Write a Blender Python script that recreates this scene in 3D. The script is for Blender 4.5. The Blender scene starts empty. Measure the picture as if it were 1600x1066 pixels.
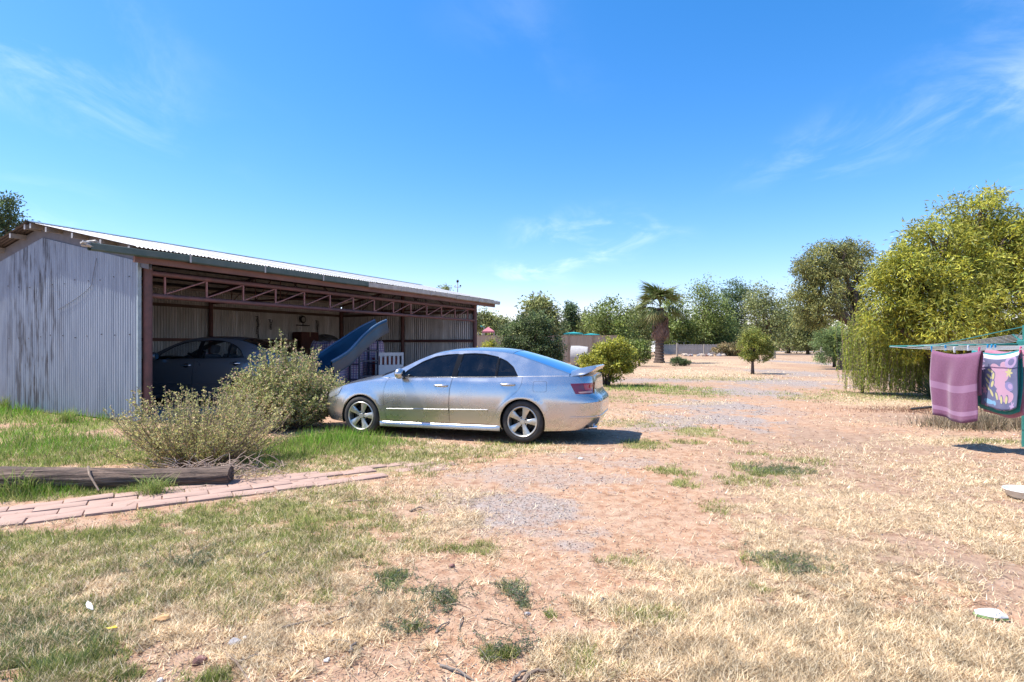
import bpy, bmesh, math, random
import numpy as np
from mathutils import Vector, Matrix
from mathutils.geometry import delaunay_2d_cdt

random.seed(7)
RNG = np.random.default_rng(11)
SC = bpy.context.scene
COL = SC.collection
PI = math.pi

# ------------------------------------------------------------------ camera
CAMH, FPX, HOR = 1.48, 890.0, 540.0
cam_data = bpy.data.cameras.new('camera')
cam_data.sensor_width = 36.0
cam_data.lens = 36.0 * FPX / 1600.0
cam_data.shift_y = (HOR - 533.0) / 1600.0
cam_data.clip_start = 0.05
cam_data.clip_end = 5000
cam = bpy.data.objects.new('camera', cam_data)
cam.location = (0, 0, CAMH)
cam.rotation_euler = (math.radians(90), 0, 0)
COL.objects.link(cam)
SC.camera = cam

# ------------------------------------------------------------------ light
SUN_EL = math.radians(61)
ray = Vector((math.cos(SUN_EL), 0.0, -math.sin(SUN_EL))).normalized()
sun_data = bpy.data.lights.new('sun', 'SUN')
sun_data.energy = 4.8
sun_data.angle = math.radians(0.53)
sun_data.color = (1.0, 0.95, 0.87)
sun = bpy.data.objects.new('sun', sun_data)
sun.rotation_euler = ray.to_track_quat('-Z', 'Y').to_euler()
sun.location = (-20, 0, 30)
COL.objects.link(sun)

world = bpy.data.worlds.new('World')
SC.world = world
world.use_nodes = True
wn, wl = world.node_tree.nodes, world.node_tree.links
wn.clear()
w_out = wn.new('ShaderNodeOutputWorld')
w_bg = wn.new('ShaderNodeBackground')
w_bg.inputs['Strength'].default_value = 0.13
sky = wn.new('ShaderNodeTexSky')
sky.sky_type = 'NISHITA'
sky.sun_disc = False
sky.sun_elevation = SUN_EL
sky.sun_rotation = math.atan2(-ray.x, -ray.y)
sky.air_density = 1.0
sky.dust_density = 0.5
sky.ozone_density = 4.0
hsv = wn.new('ShaderNodeHueSaturation')
hsv.inputs['Saturation'].default_value = 1.34
hsv.inputs['Hue'].default_value = 0.492
hsv.inputs['Value'].default_value = 1.0
wl.new(sky.outputs[0], hsv.inputs['Color'])
# thin high cloud: noise on a flat layer far above the ground
tc = wn.new('ShaderNodeTexCoord')
sep = wn.new('ShaderNodeSeparateXYZ')
wl.new(tc.outputs['Generated'], sep.inputs[0])
def wmath(op, a, b=None, v=None):
    n = wn.new('ShaderNodeMath'); n.operation = op
    if hasattr(a, 'links'): wl.new(a, n.inputs[0])
    else: n.inputs[0].default_value = a
    if b is not None:
        if hasattr(b, 'links'): wl.new(b, n.inputs[1])
        else: n.inputs[1].default_value = b
    return n.outputs[0]
zz = wmath('ADD', wmath('MAXIMUM', sep.outputs[2], 0.0), 0.10)
cx = wmath('DIVIDE', sep.outputs[0], zz)
cy = wmath('DIVIDE', sep.outputs[1], zz)
cmb = wn.new('ShaderNodeCombineXYZ')
wl.new(cx, cmb.inputs[0]); wl.new(cy, cmb.inputs[1])
def wnoise(scale, det, off, rough=0.55, dist=0.0):
    mp = wn.new('ShaderNodeMapping')
    mp.inputs['Location'].default_value = off
    mp.inputs['Rotation'].default_value = (0, 0, 0.35)
    mp.inputs['Scale'].default_value = (1.0, 0.62, 1)
    wl.new(cmb.outputs[0], mp.inputs[0])
    n = wn.new('ShaderNodeTexNoise')
    n.inputs['Scale'].default_value = scale
    n.inputs['Detail'].default_value = det
    n.inputs['Roughness'].default_value = rough
    n.inputs['Distortion'].default_value = dist
    wl.new(mp.outputs[0], n.inputs['Vector'])
    return n.outputs['Fac']
def wramp(src, lo, hi):
    m = wn.new('ShaderNodeMapRange')
    m.interpolation_type = 'SMOOTHSTEP'
    m.inputs['From Min'].default_value = lo
    m.inputs['From Max'].default_value = hi
    wl.new(src, m.inputs['Value'])
    return m.outputs[0]
big = wramp(wnoise(0.55, 2, (9.1, 2.6, 0)), 0.50, 0.78)
fine = wramp(wnoise(2.6, 8, (0.4, 5.2, 0), 0.62, 0.5), 0.42, 0.80)
cloud = wmath('MULTIPLY', wmath('MULTIPLY', big, fine), 0.6)
mixc = wn.new('ShaderNodeMixRGB')
mixc.inputs['Color2'].default_value = (7.2, 7.6, 8.2, 1)
wl.new(cloud, mixc.inputs['Fac'])
tint = wn.new('ShaderNodeMixRGB'); tint.blend_type = 'MULTIPLY'; tint.inputs['Fac'].default_value = 1.0
tint.inputs['Color2'].default_value = (1.16, 0.93, 1.06, 1)
wl.new(hsv.outputs[0], tint.inputs['Color1'])
wl.new(tint.outputs[0], mixc.inputs['Color1'])
wl.new(mixc.outputs[0], w_bg.inputs['Color'])
wl.new(w_bg.outputs[0], w_out.inputs['Surface'])

SC.view_settings.view_transform = 'Standard'
SC.view_settings.look = 'None'
SC.view_settings.exposure = 0.92
SC.view_settings.gamma = 1.0
SC.cycles.max_bounces = 8
SC.cycles.transparent_max_bounces = 12

# ------------------------------------------------------------------ helpers
def G(px, py):
    d = CAMH * FPX / (py - HOR)
    return ((px - 800.0) / FPX * d, d)
def P(px, py, d):
    return Vector(((px - 800.0) / FPX * d, d, CAMH + (HOR - py) * d / FPX))

def link(o, parent=None):
    COL.objects.link(o)
    if parent is not None: o.parent = parent
    return o
def tag(o, label=None, cat=None, group=None, kind=None):
    if label: o['label'] = label
    if cat: o['category'] = cat
    if group: o['group'] = group
    if kind: o['kind'] = kind
    return o
def thing(name, label, cat, loc=(0, 0, 0), rz=0.0, group=None):
    o = bpy.data.objects.new(name, None)
    o.empty_display_size = 0.2
    o.location = loc; o.rotation_euler = (0, 0, rz)
    link(o); tag(o, label, cat, group)
    return o
def copy_tree(o, parent=None):
    c = o.copy(); COL.objects.link(c)
    if parent is not None: c.parent = parent
    for ch in list(o.children): copy_tree(ch, c)
    return c

class MB:
    def __init__(s): s.v = []; s.f = []
    def add(s, vs, fs):
        k = len(s.v)
        s.v.extend([tuple(v) for v in vs]); s.f.extend([tuple(i + k for i in f) for f in fs])
        return s
    def box(s, x0, x1, y0, y1, z0, z1, bev=0.0, M=None):
        if bev <= 0:
            vs = [(x, y, z) for z in (z0, z1) for y in (y0, y1) for x in (x0, x1)]
            fs = [(0, 2, 3, 1), (4, 5, 7, 6), (0, 1, 5, 4), (2, 6, 7, 3), (0, 4, 6, 2), (1, 3, 7, 5)]
        else:
            bm = bmesh.new(); bmesh.ops.create_cube(bm, size=1)
            for v in bm.verts:
                v.co = Vector(((x0 + x1) / 2 + v.co.x * (x1 - x0), (y0 + y1) / 2 + v.co.y * (y1 - y0), (z0 + z1) / 2 + v.co.z * (z1 - z0)))
            bmesh.ops.bevel(bm, geom=bm.edges[:] + bm.verts[:], offset=bev, segments=2, affect='EDGES', profile=0.5)
            bm.verts.index_update()
            vs = [v.co.copy() for v in bm.verts]; fs = [[v.index for v in f.verts] for f in bm.faces]; bm.free()
        if M is not None: vs = [M @ Vector(v) for v in vs]
        return s.add(vs, fs)
    def tube(s, pts, r, n=8, cap=True):
        pts = [Vector(p) for p in pts]
        if not hasattr(r, '__len__'): r = [r] * len(pts)
        ref = None; rings = []
        for i, p in enumerate(pts):
            t = (pts[min(i + 1, len(pts) - 1)] - pts[max(i - 1, 0)])
            t = t.normalized() if t.length > 1e-9 else Vector((0, 0, 1))
            if ref is None:
                ref = Vector((0, 0, 1)) if abs(t.z) < 0.9 else Vector((1, 0, 0))
            a = (ref - t * ref.dot(t)).normalized(); b = t.cross(a); ref = a
            rings.append([p + (a * math.cos(2 * PI * k / n) + b * math.sin(2 * PI * k / n)) * r[i] for k in range(n)])
        vs = [v for R in rings for v in R]; fs = []
        for i in range(len(pts) - 1):
            for k in range(n):
                k2 = (k + 1) % n
                fs.append((i * n + k, i * n + k2, (i + 1) * n + k2, (i + 1) * n + k))
        if cap:
            fs.append(tuple(range(n))[::-1]); fs.append(tuple((len(pts) - 1) * n + k for k in range(n)))
        return s.add(vs, fs)
    def lathe(s, prof, n=24, M=None, closed=False):
        # profile of (radius, height) about z
        vs = [(r * math.cos(2 * PI * k / n), r * math.sin(2 * PI * k / n), h) for (r, h) in prof for k in range(n)]
        m = len(prof); fs = []
        for i in range(m - (0 if closed else 1)):
            j = (i + 1) % m
            for k in range(n):
                k2 = (k + 1) % n
                fs.append((i * n + k, i * n + k2, j * n + k2, j * n + k))
        if M is not None: vs = [M @ Vector(v) for v in vs]
        return s.add(vs, fs)
    def grid(s, rows, close_u=False):
        m, n = len(rows), len(rows[0])
        fs = []
        for i in range(m - 1):
            for k in range(n if close_u else n - 1):
                k2 = (k + 1) % n
                fs.append((i * n + k, i * n + k2, (i + 1) * n + k2, (i + 1) * n + k))
        return s.add([p for R in rows for p in R], fs)
    def prism(s, poly, h0, h1, M=None):
        n = len(poly)
        vs = [(x, y, h0) for x, y in poly] + [(x, y, h1) for x, y in poly]
        fs = [tuple(range(n))[::-1], tuple(range(n, 2 * n))] + [(i, (i + 1) % n, n + (i + 1) % n, n + i) for i in range(n)]
        if M is not None: vs = [M @ Vector(v) for v in vs]
        return s.add(vs, fs)
    def mesh(s, name, m, smooth=False, angle=None):
        me = bpy.data.meshes.new(name)
        me.from_pydata([tuple(v) for v in s.v], [], s.f)
        me.materials.append(m)
        nn = getattr(s, 'n', None)
        if smooth:
            me.polygons.foreach_set('use_smooth', [True] * len(me.polygons))
            if angle is not None:
                me.set_sharp_from_angle(angle=math.radians(angle))
        if nn: me.normals_split_custom_set_from_vertices(nn)
        me.update()
        return me
    def build(s, name, m, parent=None, smooth=False, angle=None):
        return link(bpy.data.objects.new(name, s.mesh(name, m, smooth, angle)), parent)

def quads_mesh(name, V, cols, m, tri=False):
    """V (n,k,3) separate faces with k corners, cols (n,3)"""
    n, k = V.shape[0], V.shape[1]
    me = bpy.data.meshes.new(name)
    me.vertices.add(n * k); me.vertices.foreach_set('co', V.reshape(-1).astype(np.float32))
    me.loops.add(n * k); me.loops.foreach_set('vertex_index', np.arange(n * k, dtype=np.int32))
    me.polygons.add(n); me.polygons.foreach_set('loop_start', np.arange(0, n * k, k, dtype=np.int32))
    me.update(calc_edges=True)
    a = me.color_attributes.new('Col', 'FLOAT_COLOR', 'POINT')
    c4 = np.ones((n * k, 4), np.float32); c4[:, :3] = np.repeat(cols, k, axis=0)
    a.data.foreach_set('color', c4.reshape(-1))
    me.materials.append(m)
    return me

# smooth value noise in numpy
_lat = RNG.random((8, 256, 256))
def vnoise(x, y, seed=0):
    L = _lat[seed % 8]
    xi = np.floor(x).astype(int); yi = np.floor(y).astype(int)
    fx = x - xi; fy = y - yi
    fx = fx * fx * (3 - 2 * fx); fy = fy * fy * (3 - 2 * fy)
    a = L[xi % 256, yi % 256]; b = L[(xi + 1) % 256, yi % 256]
    c = L[xi % 256, (yi + 1) % 256]; d = L[(xi + 1) % 256, (yi + 1) % 256]
    return (a * (1 - fx) + b * fx) * (1 - fy) + (c * (1 - fx) + d * fx) * fy
def fbm(x, y, seed=0, oct=4):
    s = 0; a = 0.5
    for i in range(oct):
        s = s + a * vnoise(x * 2 ** i + 17.3 * i, y * 2 ** i + 5.1 * i, seed + i); a *= 0.5
    return s / (1 - 0.5 ** oct)
def ci(xs, ys, x):
    """smooth interpolation through knots"""
    xs = np.asarray(xs, float); ys = np.asarray(ys, float); x = np.asarray(x, float)
    m = np.gradient(ys, xs)
    i = np.clip(np.searchsorted(xs, x) - 1, 0, len(xs) - 2)
    h = xs[i + 1] - xs[i]; t = np.clip((x - xs[i]) / h, 0, 1)
    return (ys[i] * (1 + 2 * t) * (1 - t) ** 2 + m[i] * h * t * (1 - t) ** 2 + ys[i + 1] * t * t * (3 - 2 * t) + m[i + 1] * h * t * t * (t - 1))

# ------------------------------------------------------------------ materials
def nodes_of(name):
    m = bpy.data.materials.new(name); m.use_nodes = True
    nt = m.node_tree; b = nt.nodes['Principled BSDF']
    return m, nt, nt.nodes, nt.links, b
def nz(nt, scale, det=4, vec=None, rough=0.55, out='Fac', stretch=None, coord='Object'):
    if vec is None:
        t = nt.nodes.new('ShaderNodeTexCoord'); vec = t.outputs[coord]
    if stretch is not None:
        mp = nt.nodes.new('ShaderNodeMapping'); mp.inputs['Scale'].default_value = stretch
        nt.links.new(vec, mp.inputs[0]); vec = mp.outputs[0]
    n = nt.nodes.new('ShaderNodeTexNoise')
    n.inputs['Scale'].default_value = scale; n.inputs['Detail'].default_value = det
    n.inputs['Roughness'].default_value = rough
    nt.links.new(vec, n.inputs['Vector'])
    return n.outputs[out]
def ramp(nt, src, lo, hi, a=0.0, b=1.0):
    m = nt.nodes.new('ShaderNodeMapRange')
    m.inputs['From Min'].default_value = lo; m.inputs['From Max'].default_value = hi
    m.inputs['To Min'].default_value = a; m.inputs['To Max'].default_value = b
    nt.links.new(src, m.inputs['Value']); return m.outputs[0]
def mixc_(nt, fac, c1, c2, mode='MIX'):
    n = nt.nodes.new('ShaderNodeMixRGB'); n.blend_type = mode
    for key, v in (('Fac', fac), ('Color1', c1), ('Color2', c2)):
        if hasattr(v, 'links'): nt.links.new(v, n.inputs[key])
        elif key == 'Fac': n.inputs[key].default_value = v
        else: n.inputs[key].default_value = (*v[:3], 1)
    return n.outputs[0]
def mth(nt, op, a, b):
    n = nt.nodes.new('ShaderNodeMath'); n.operation = op
    for i, v in enumerate((a, b)):
        if hasattr(v, 'links'): nt.links.new(v, n.inputs[i])
        else: n.inputs[i].default_value = v
    return n.outputs[0]
def bump_(nt, b, h, strength, dist=0.01):
    n = nt.nodes.new('ShaderNodeBump'); n.inputs['Strength'].default_value = strength
    n.inputs['Distance'].default_value = dist
    nt.links.new(h, n.inputs['Height']); nt.links.new(n.outputs[0], b.inputs['Normal'])
def mat(name, col, rough=0.6, metal=0.0, var=0.2, scale=6.0, col2=None, bump=0.0, bscale=80.0, bdist=0.005, stretch=None, coat=0.0, spec=0.5):
    m, nt, N, L, b = nodes_of(name)
    c2 = col2 if col2 else tuple(c * (1 - var) for c in col)
    f = ramp(nt, nz(nt, scale, 5, stretch=stretch), 0.32, 0.68)
    L.new(mixc_(nt, f, col, c2), b.inputs['Base Color'])
    b.inputs['Roughness'].default_value = rough; b.inputs['Metallic'].default_value = metal
    b.inputs['Specular IOR Level'].default_value = spec
    if coat: b.inputs['Coat Weight'].default_value = coat; b.inputs['Coat Roughness'].default_value = 0.06
    if bump: bump_(nt, b, nz(nt, bscale, 4, stretch=stretch), bump, bdist)
    return m
def leafmat(name, transl=0.35, rough=0.5, spec=0.3):
    m, nt, N, L, b = nodes_of(name)
    at = N.new('ShaderNodeAttribute'); at.attribute_name = 'Col'
    L.new(at.outputs['Color'], b.inputs['Base Color'])
    b.inputs['Roughness'].default_value = rough; b.inputs['Specular IOR Level'].default_value = spec
    t = N.new('ShaderNodeBsdfTranslucent'); L.new(at.outputs['Color'], t.inputs['Color'])
    mx = N.new('ShaderNodeMixShader'); mx.inputs[0].default_value = transl
    L.new(b.outputs[0], mx.inputs[1]); L.new(t.outputs[0], mx.inputs[2])
    L.new(mx.outputs[0], N['Material Output'].inputs['Surface'])
    return m
M = {}
M['leaf'] = leafmat('leaf_surface', 0.38)
M['grass'] = leafmat('grass_blade', 0.30, 0.7, 0.15)
M['frond'] = leafmat('palm_leaf', 0.25)
M['bark'] = mat('bark', (0.13, 0.095, 0.07), 0.9, var=0.5, scale=9, bump=0.8, bscale=30, bdist=0.02, stretch=(1, 1, 0.3))
M['twig'] = mat('dry_twig', (0.30, 0.22, 0.16), 0.9, var=0.4, scale=20)
M['greystick'] = mat('grey_stick', (0.24, 0.20, 0.17), 0.9, var=0.4, scale=20, bump=0.5, bscale=90)
M['rust'] = mat('red_oxide_steel', (0.17, 0.072, 0.062), 0.65, 0.0, scale=7, col2=(0.10, 0.052, 0.045), bump=0.3, bscale=120)
M['ruststrut'] = mat('red_oxide_faded', (0.33, 0.17, 0.155), 0.65, 0.0, scale=9, col2=(0.24, 0.10, 0.085))
M['fascia'] = mat('brown_fascia', (0.20, 0.10, 0.075), 0.7, scale=5, col2=(0.13, 0.065, 0.05), stretch=(0.4, 1, 1))
M['gutter'] = mat('green_gutter_paint', (0.045, 0.085, 0.075), 0.5, scale=4, col2=(0.09, 0.12, 0.105))
M['gutterw'] = mat('bare_gutter_metal', (0.46, 0.45, 0.42), 0.5, 0.25, scale=5, col2=(0.32, 0.29, 0.25))
M['concrete'] = mat('concrete', (0.34, 0.33, 0.315), 0.9, var=0.25, scale=3, bump=0.3, bscale=60)
M['timber'] = mat('roof_timber', (0.16, 0.11, 0.08), 0.85, var=0.45, scale=6, stretch=(0.3, 3, 3))
M['tbeam'] = mat('greyed_timber_end', (0.33, 0.30, 0.27), 0.85, var=0.35, scale=8)
def galv(name, c1, c2, streak=0.0, metal=0.35, rough=0.42, dirt=(0.05, 0.05, 0.055), under=None):
    m, nt, N, L, b = nodes_of(name)
    f = ramp(nt, nz(nt, 3.0, 6, stretch=(3, 3, 0.35)), 0.35, 0.7)
    c = mixc_(nt, f, c1, c2)
    f2 = ramp(nt, nz(nt, 60, 2), 0.35, 0.65, 0.0, 0.22)
    c = mixc_(nt, f2, c, (c1[0] * 1.25, c1[1] * 1.25, c1[2] * 1.25))
    if streak:
        t = N.new('ShaderNodeTexCoord')
        geo = N.new('ShaderNodeSeparateXYZ'); L.new(t.outputs['Object'], geo.inputs[0])
        band = mth(nt, 'MULTIPLY', ramp(nt, geo.outputs[1], 2.3, 3.4), ramp(nt, geo.outputs[1], 5.6, 4.3))
        s1 = ramp(nt, nz(nt, 2.2, 7, stretch=(1, 3.2, 0.42), rough=0.62), 0.46, 0.60)
        s2 = ramp(nt, nz(nt, 1.6, 3, stretch=(1, 1.6, 0.5)), 0.34, 0.52)
        c = mixc_(nt, mth(nt, 'MULTIPLY', mth(nt, 'MULTIPLY', s1, band), mth(nt, 'MULTIPLY', s2, streak)), c, dirt)
        low = ramp(nt, geo.outputs[2], 0.9, 0.0, 0.0, 0.35)
        c = mixc_(nt, mth(nt, 'MULTIPLY', low, f), c, (0.28, 0.22, 0.17))
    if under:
        ge = N.new('ShaderNodeNewGeometry'); c = mixc_(nt, ge.outputs['Backfacing'], c, under)   # underside coloured dark: shade beneath the roof put into the colour
    L.new(c, b.inputs['Base Color'])
    b.inputs['Metallic'].default_value = metal
    L.new(ramp(nt, f, 0, 1, rough - 0.06, rough + 0.14), b.inputs['Roughness'])
    return m
M['galvwall'] = galv('galvanised_wall', (0.27, 0.315, 0.365), (0.20, 0.24, 0.29), 1.0, 0.12, 0.45)
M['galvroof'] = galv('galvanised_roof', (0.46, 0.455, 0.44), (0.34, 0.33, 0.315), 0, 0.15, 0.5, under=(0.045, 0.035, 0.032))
M['galvback'] = galv('galvanised_back', (0.46, 0.45, 0.43), (0.33, 0.32, 0.305), 0, 0.3, 0.42)
# ------------------------------------------------------------------ ground
def ell(lst):
    out = []
    for px, py, rx, ry, a in lst:
        x, y = G(px, py)
        out.append((x, y, rx * y / FPX, max(ry * y * y / (CAMH * FPX), 0.05), a))
    return out
GREEN = ell([(60, 850, 120, 14, 1.0), (200, 830, 120, 14, 1.0), (320, 808, 110, 12, 1.0), (430, 788, 100, 12, 0.9), (520, 770, 80, 10, 0.7), (20, 648, 130, 24, 1.0), (110, 668, 90, 20, 0.95), (60, 705, 220, 26, 0.85), (240, 700, 120, 30, 0.7),
    (540, 690, 110, 20, 1.0), (470, 700, 90, 28, 0.9), (600, 712, 140, 20, 0.8), (720, 706, 130, 15, 0.62), (800, 694, 60, 10, 0.6), (500, 735, 120, 14, 0.6), (640, 735, 60, 10, 0.6),
    (120, 885, 300, 60, 0.85), (380, 860, 240, 50, 0.8), (50, 985, 200, 75, 0.85), (180, 842, 330, 20, 0.85), (420, 808, 230, 22, 0.8), (560, 780, 120, 16, 0.5), (490, 875, 110, 30, 0.55), (430, 930, 120, 28, 0.5), (600, 822, 70, 20, 0.5), (745, 853, 62, 9, 0.7), (660, 845, 45, 18, 0.5), (340, 1050, 70, 12, 0.5), (80, 772, 160, 13, 0.95), (250, 768, 130, 12, 0.8),
    (1005, 694, 38, 9, 0.8), (1090, 674, 46, 8, 0.85), (980, 660, 60, 7, 0.6), (1050, 735, 36, 9, 0.75), (1065, 752, 26, 8, 0.65), (1085, 690, 24, 4, 0.5), (1160, 690, 22, 5, 0.6), (1170, 707, 26, 5, 0.6), (1250, 720, 50, 6, 0.5),
    (1210, 733, 52, 10, 1.0), (1146, 752, 24, 10, 0.7), (1175, 752, 60, 10, 0.35), (1120, 790, 28, 10, 0.45), (1240, 880, 42, 16, 1.0), (1190, 870, 34, 9, 0.5), (1185, 918, 20, 10, 0.5),
    (690, 935, 26, 18, 0.85), (612, 908, 34, 18, 0.7), (655, 920, 40, 10, 0.5), (800, 918, 22, 14, 0.6), (820, 945, 14, 12, 0.6), (780, 1022, 36, 12, 0.7), (640, 980, 24, 8, 0.6), (1030, 965, 60, 16, 0.45), (930, 1035, 50, 28, 0.4), (970, 875, 50, 10, 0.35), (860, 965, 10, 6, 0.4),
    (1010, 606, 85, 6, 1.0), (1080, 614, 80, 6, 0.75), (960, 622, 60, 8, 0.6), (1380, 618, 110, 9, 0.75), (1270, 620, 60, 7, 0.6), (1120, 592, 80, 4, 0.5), (1480, 625, 120, 8, 0.6), (1560, 690, 60, 5, 0.7)])
DRY = ell([(1250, 1000, 330, 110, 1.0), (1500, 1010, 220, 90, 0.95), (1040, 975, 130, 60, 0.95), (960, 1040, 110, 50, 0.9), (1450, 810, 240, 70, 0.72), (1290, 790, 150, 50, 0.78), (1250, 850, 120, 50, 0.7), (1360, 720, 230, 40, 0.32), (1530, 750, 140, 40, 0.6), (1030, 880, 70, 24, 0.55), (1120, 905, 80, 30, 0.7), (1430, 900, 160, 30, 0.45),
    (250, 900, 400, 110, 0.85), (60, 940, 160, 60, 0.5), (470, 880, 200, 60, 0.75), (700, 818, 90, 28, 0.7), (600, 860, 100, 40, 0.45), (640, 775, 130, 26, 0.5), (540, 770, 160, 20, 0.5), (720, 700, 150, 14, 0.7), (560, 730, 160, 18, 0.5), (100, 695, 180, 16, 0.5), (350, 740, 140, 20, 0.5),
    (1060, 581, 150, 7, 0.9), (1130, 588, 80, 5, 0.8), (1230, 563, 40, 3, 0.6), (1000, 566, 150, 6, 0.6), (1400, 628, 120, 14, 0.8), (1500, 688, 110, 10, 0.8), (1380, 660, 110, 12, 0.3), (1540, 640, 100, 16, 0.6), (960, 650, 120, 14, 0.45), (1060, 628, 90, 6, 0.5), (1200, 700, 90, 14, 0.25)])
GRAV = ell([(790, 790, 120, 28, 0.85), (850, 745, 150, 20, 0.6), (700, 770, 60, 10, 0.5), (830, 830, 110, 16, 0.6), (880, 850, 50, 12, 0.7), (1085, 655, 120, 16, 0.95), (1120, 633, 95, 12, 1.0), (1160, 611, 85, 10, 1.0), (1205, 596, 95, 8, 1.0), (1230, 582, 62, 8, 1.0), (1250, 566, 36, 7, 1.0), (1246, 554, 26, 4, 0.9), (1020, 594, 150, 4, 0.9), (900, 592, 120, 3, 0.7), (980, 722, 60, 12, 0.55), (1020, 668, 60, 10, 0.6), (920, 712, 70, 10, 0.5), (1200, 640, 60, 10, 0.5)])
DARK = ell([(1360, 740, 280, 70, 0.6), (1250, 800, 160, 50, 0.35), (1520, 850, 150, 60, 0.5), (1340, 695, 190, 34, 0.8), (1500, 730, 130, 30, 0.45), (1480, 890, 110, 24, 0.9), (1400, 870, 90, 16, 0.7), (1560, 930, 60, 20, 0.7), (1320, 760, 130, 24, 0.5), (1440, 655, 110, 10, 0.8), (540, 1020, 120, 40, 0.35), (320, 1020, 120, 30, 0.3), (910, 684, 80, 12, 0.5), (1100, 572, 120, 4, 0.5), (1160, 560, 140, 4, 0.4)])  # darker soil; the patch off the boot paints the car's shadow into the colour
def field(E, X, Y, seed, soft=0.85):
    wx = (fbm(X * 1.6 + 3, Y * 1.6, seed, 4) - 0.5); wy = (fbm(X * 1.6 - 9, Y * 1.6 + 4, seed + 2, 4) - 0.5)
    n = (fbm(X * 4 + 1, Y * 4, seed + 1, 4) - 0.5) * 1.5 + (fbm(X * 17, Y * 17 + 3, seed + 3, 2) - 0.5) * 0.5
    out = np.zeros_like(X)
    for x, y, rx, ry, a in E:
        d = np.sqrt(((X - x + wx * rx * 0.9) / rx) ** 2 + ((Y - y + wy * ry * 1.1) / ry) ** 2) + n * 0.9
        t = np.clip((1.25 - d) / soft, 0, 1)
        out = np.maximum(out, a * t * t * (3 - 2 * t))
    return out
def gz(X, Y):
    X = np.asarray(X, float); Y = np.asarray(Y, float)
    near = np.exp(-((np.maximum(Y, 0) / 40.0) ** 2))
    z = (fbm(X * 0.7, Y * 0.7, 3, 3) - 0.5) * 0.05 + (fbm(X * 4, Y * 4, 5, 3) - 0.5) * 0.022
    # rut and worn hollow in the bare soil
    z = z * near
    return z - 0.012
def spaced(a, b, s):
    return list(np.arange(a, b, s))
ys = [-30, -15, -6, -2, 0, 0.8, 1.3] + spaced(1.7, 5.0, 0.035) + spaced(5.0, 9.0, 0.055) + spaced(9, 16, 0.1) + spaced(16, 34, 0.25) + spaced(34, 80, 0.8) + [82, 86, 92, 100, 110, 125, 145, 170, 210, 270, 360, 500, 800, 1400, 2600]
xs_ = spaced(-4.6, 5.0, 0.04) + spaced(5.0, 10, 0.08) + spaced(10, 22, 0.2) + spaced(22, 44, 0.7) + [46, 52, 60, 75, 100, 150, 250, 500, 1200, 2600]
xl = [-x for x in (spaced(4.66, 9, 0.08) + spaced(9, 18, 0.25) + [18.5, 20, 23, 27, 34, 45, 60, 90, 150, 300, 800, 2600])][::-1]
xs_ = np.array(xl + xs_); ys = np.array(ys)
GX, GY = np.meshgrid(xs_, ys)
mg, md, mv, mk = field(GREEN, GX, GY, 0), field(DRY, GX, GY, 2), field(GRAV, GX, GY, 4), field(DARK, GX, GY, 5)
far = np.clip((GY - 12) / 14, 0, 1); md = np.maximum(md, far * (1 - mv) * np.clip(fbm(GX * .5, GY * .25, 6, 4) * 2.2 - .55, 0, 1) * .8)
mk = np.maximum(mk, far * 0.4)
GZ = gz(GX, GY)
nx, ny = len(xs_), len(ys)
gv = np.stack([GX, GY, GZ], -1).reshape(-1, 3)
idx = np.arange(nx * ny).reshape(ny, nx)
gf = np.stack([idx[:-1, :-1], idx[:-1, 1:], idx[1:, 1:], idx[1:, :-1]], -1).reshape(-1, 4)
me = bpy.data.meshes.new('ground')
me.vertices.add(len(gv)); me.vertices.foreach_set('co', gv.reshape(-1).astype(np.float32))
me.loops.add(gf.size); me.loops.foreach_set('vertex_index', gf.reshape(-1).astype(np.int32))
me.polygons.add(len(gf)); me.polygons.foreach_set('loop_start', np.arange(0, gf.size, 4, dtype=np.int32))
me.update(calc_edges=True)
me.polygons.foreach_set('use_smooth', np.ones(len(gf), bool))
at = me.color_attributes.new('cover', 'FLOAT_COLOR', 'POINT')
at.data.foreach_set('color', np.stack([mg, md, mv, mk], -1).reshape(-1).astype(np.float32))
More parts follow.
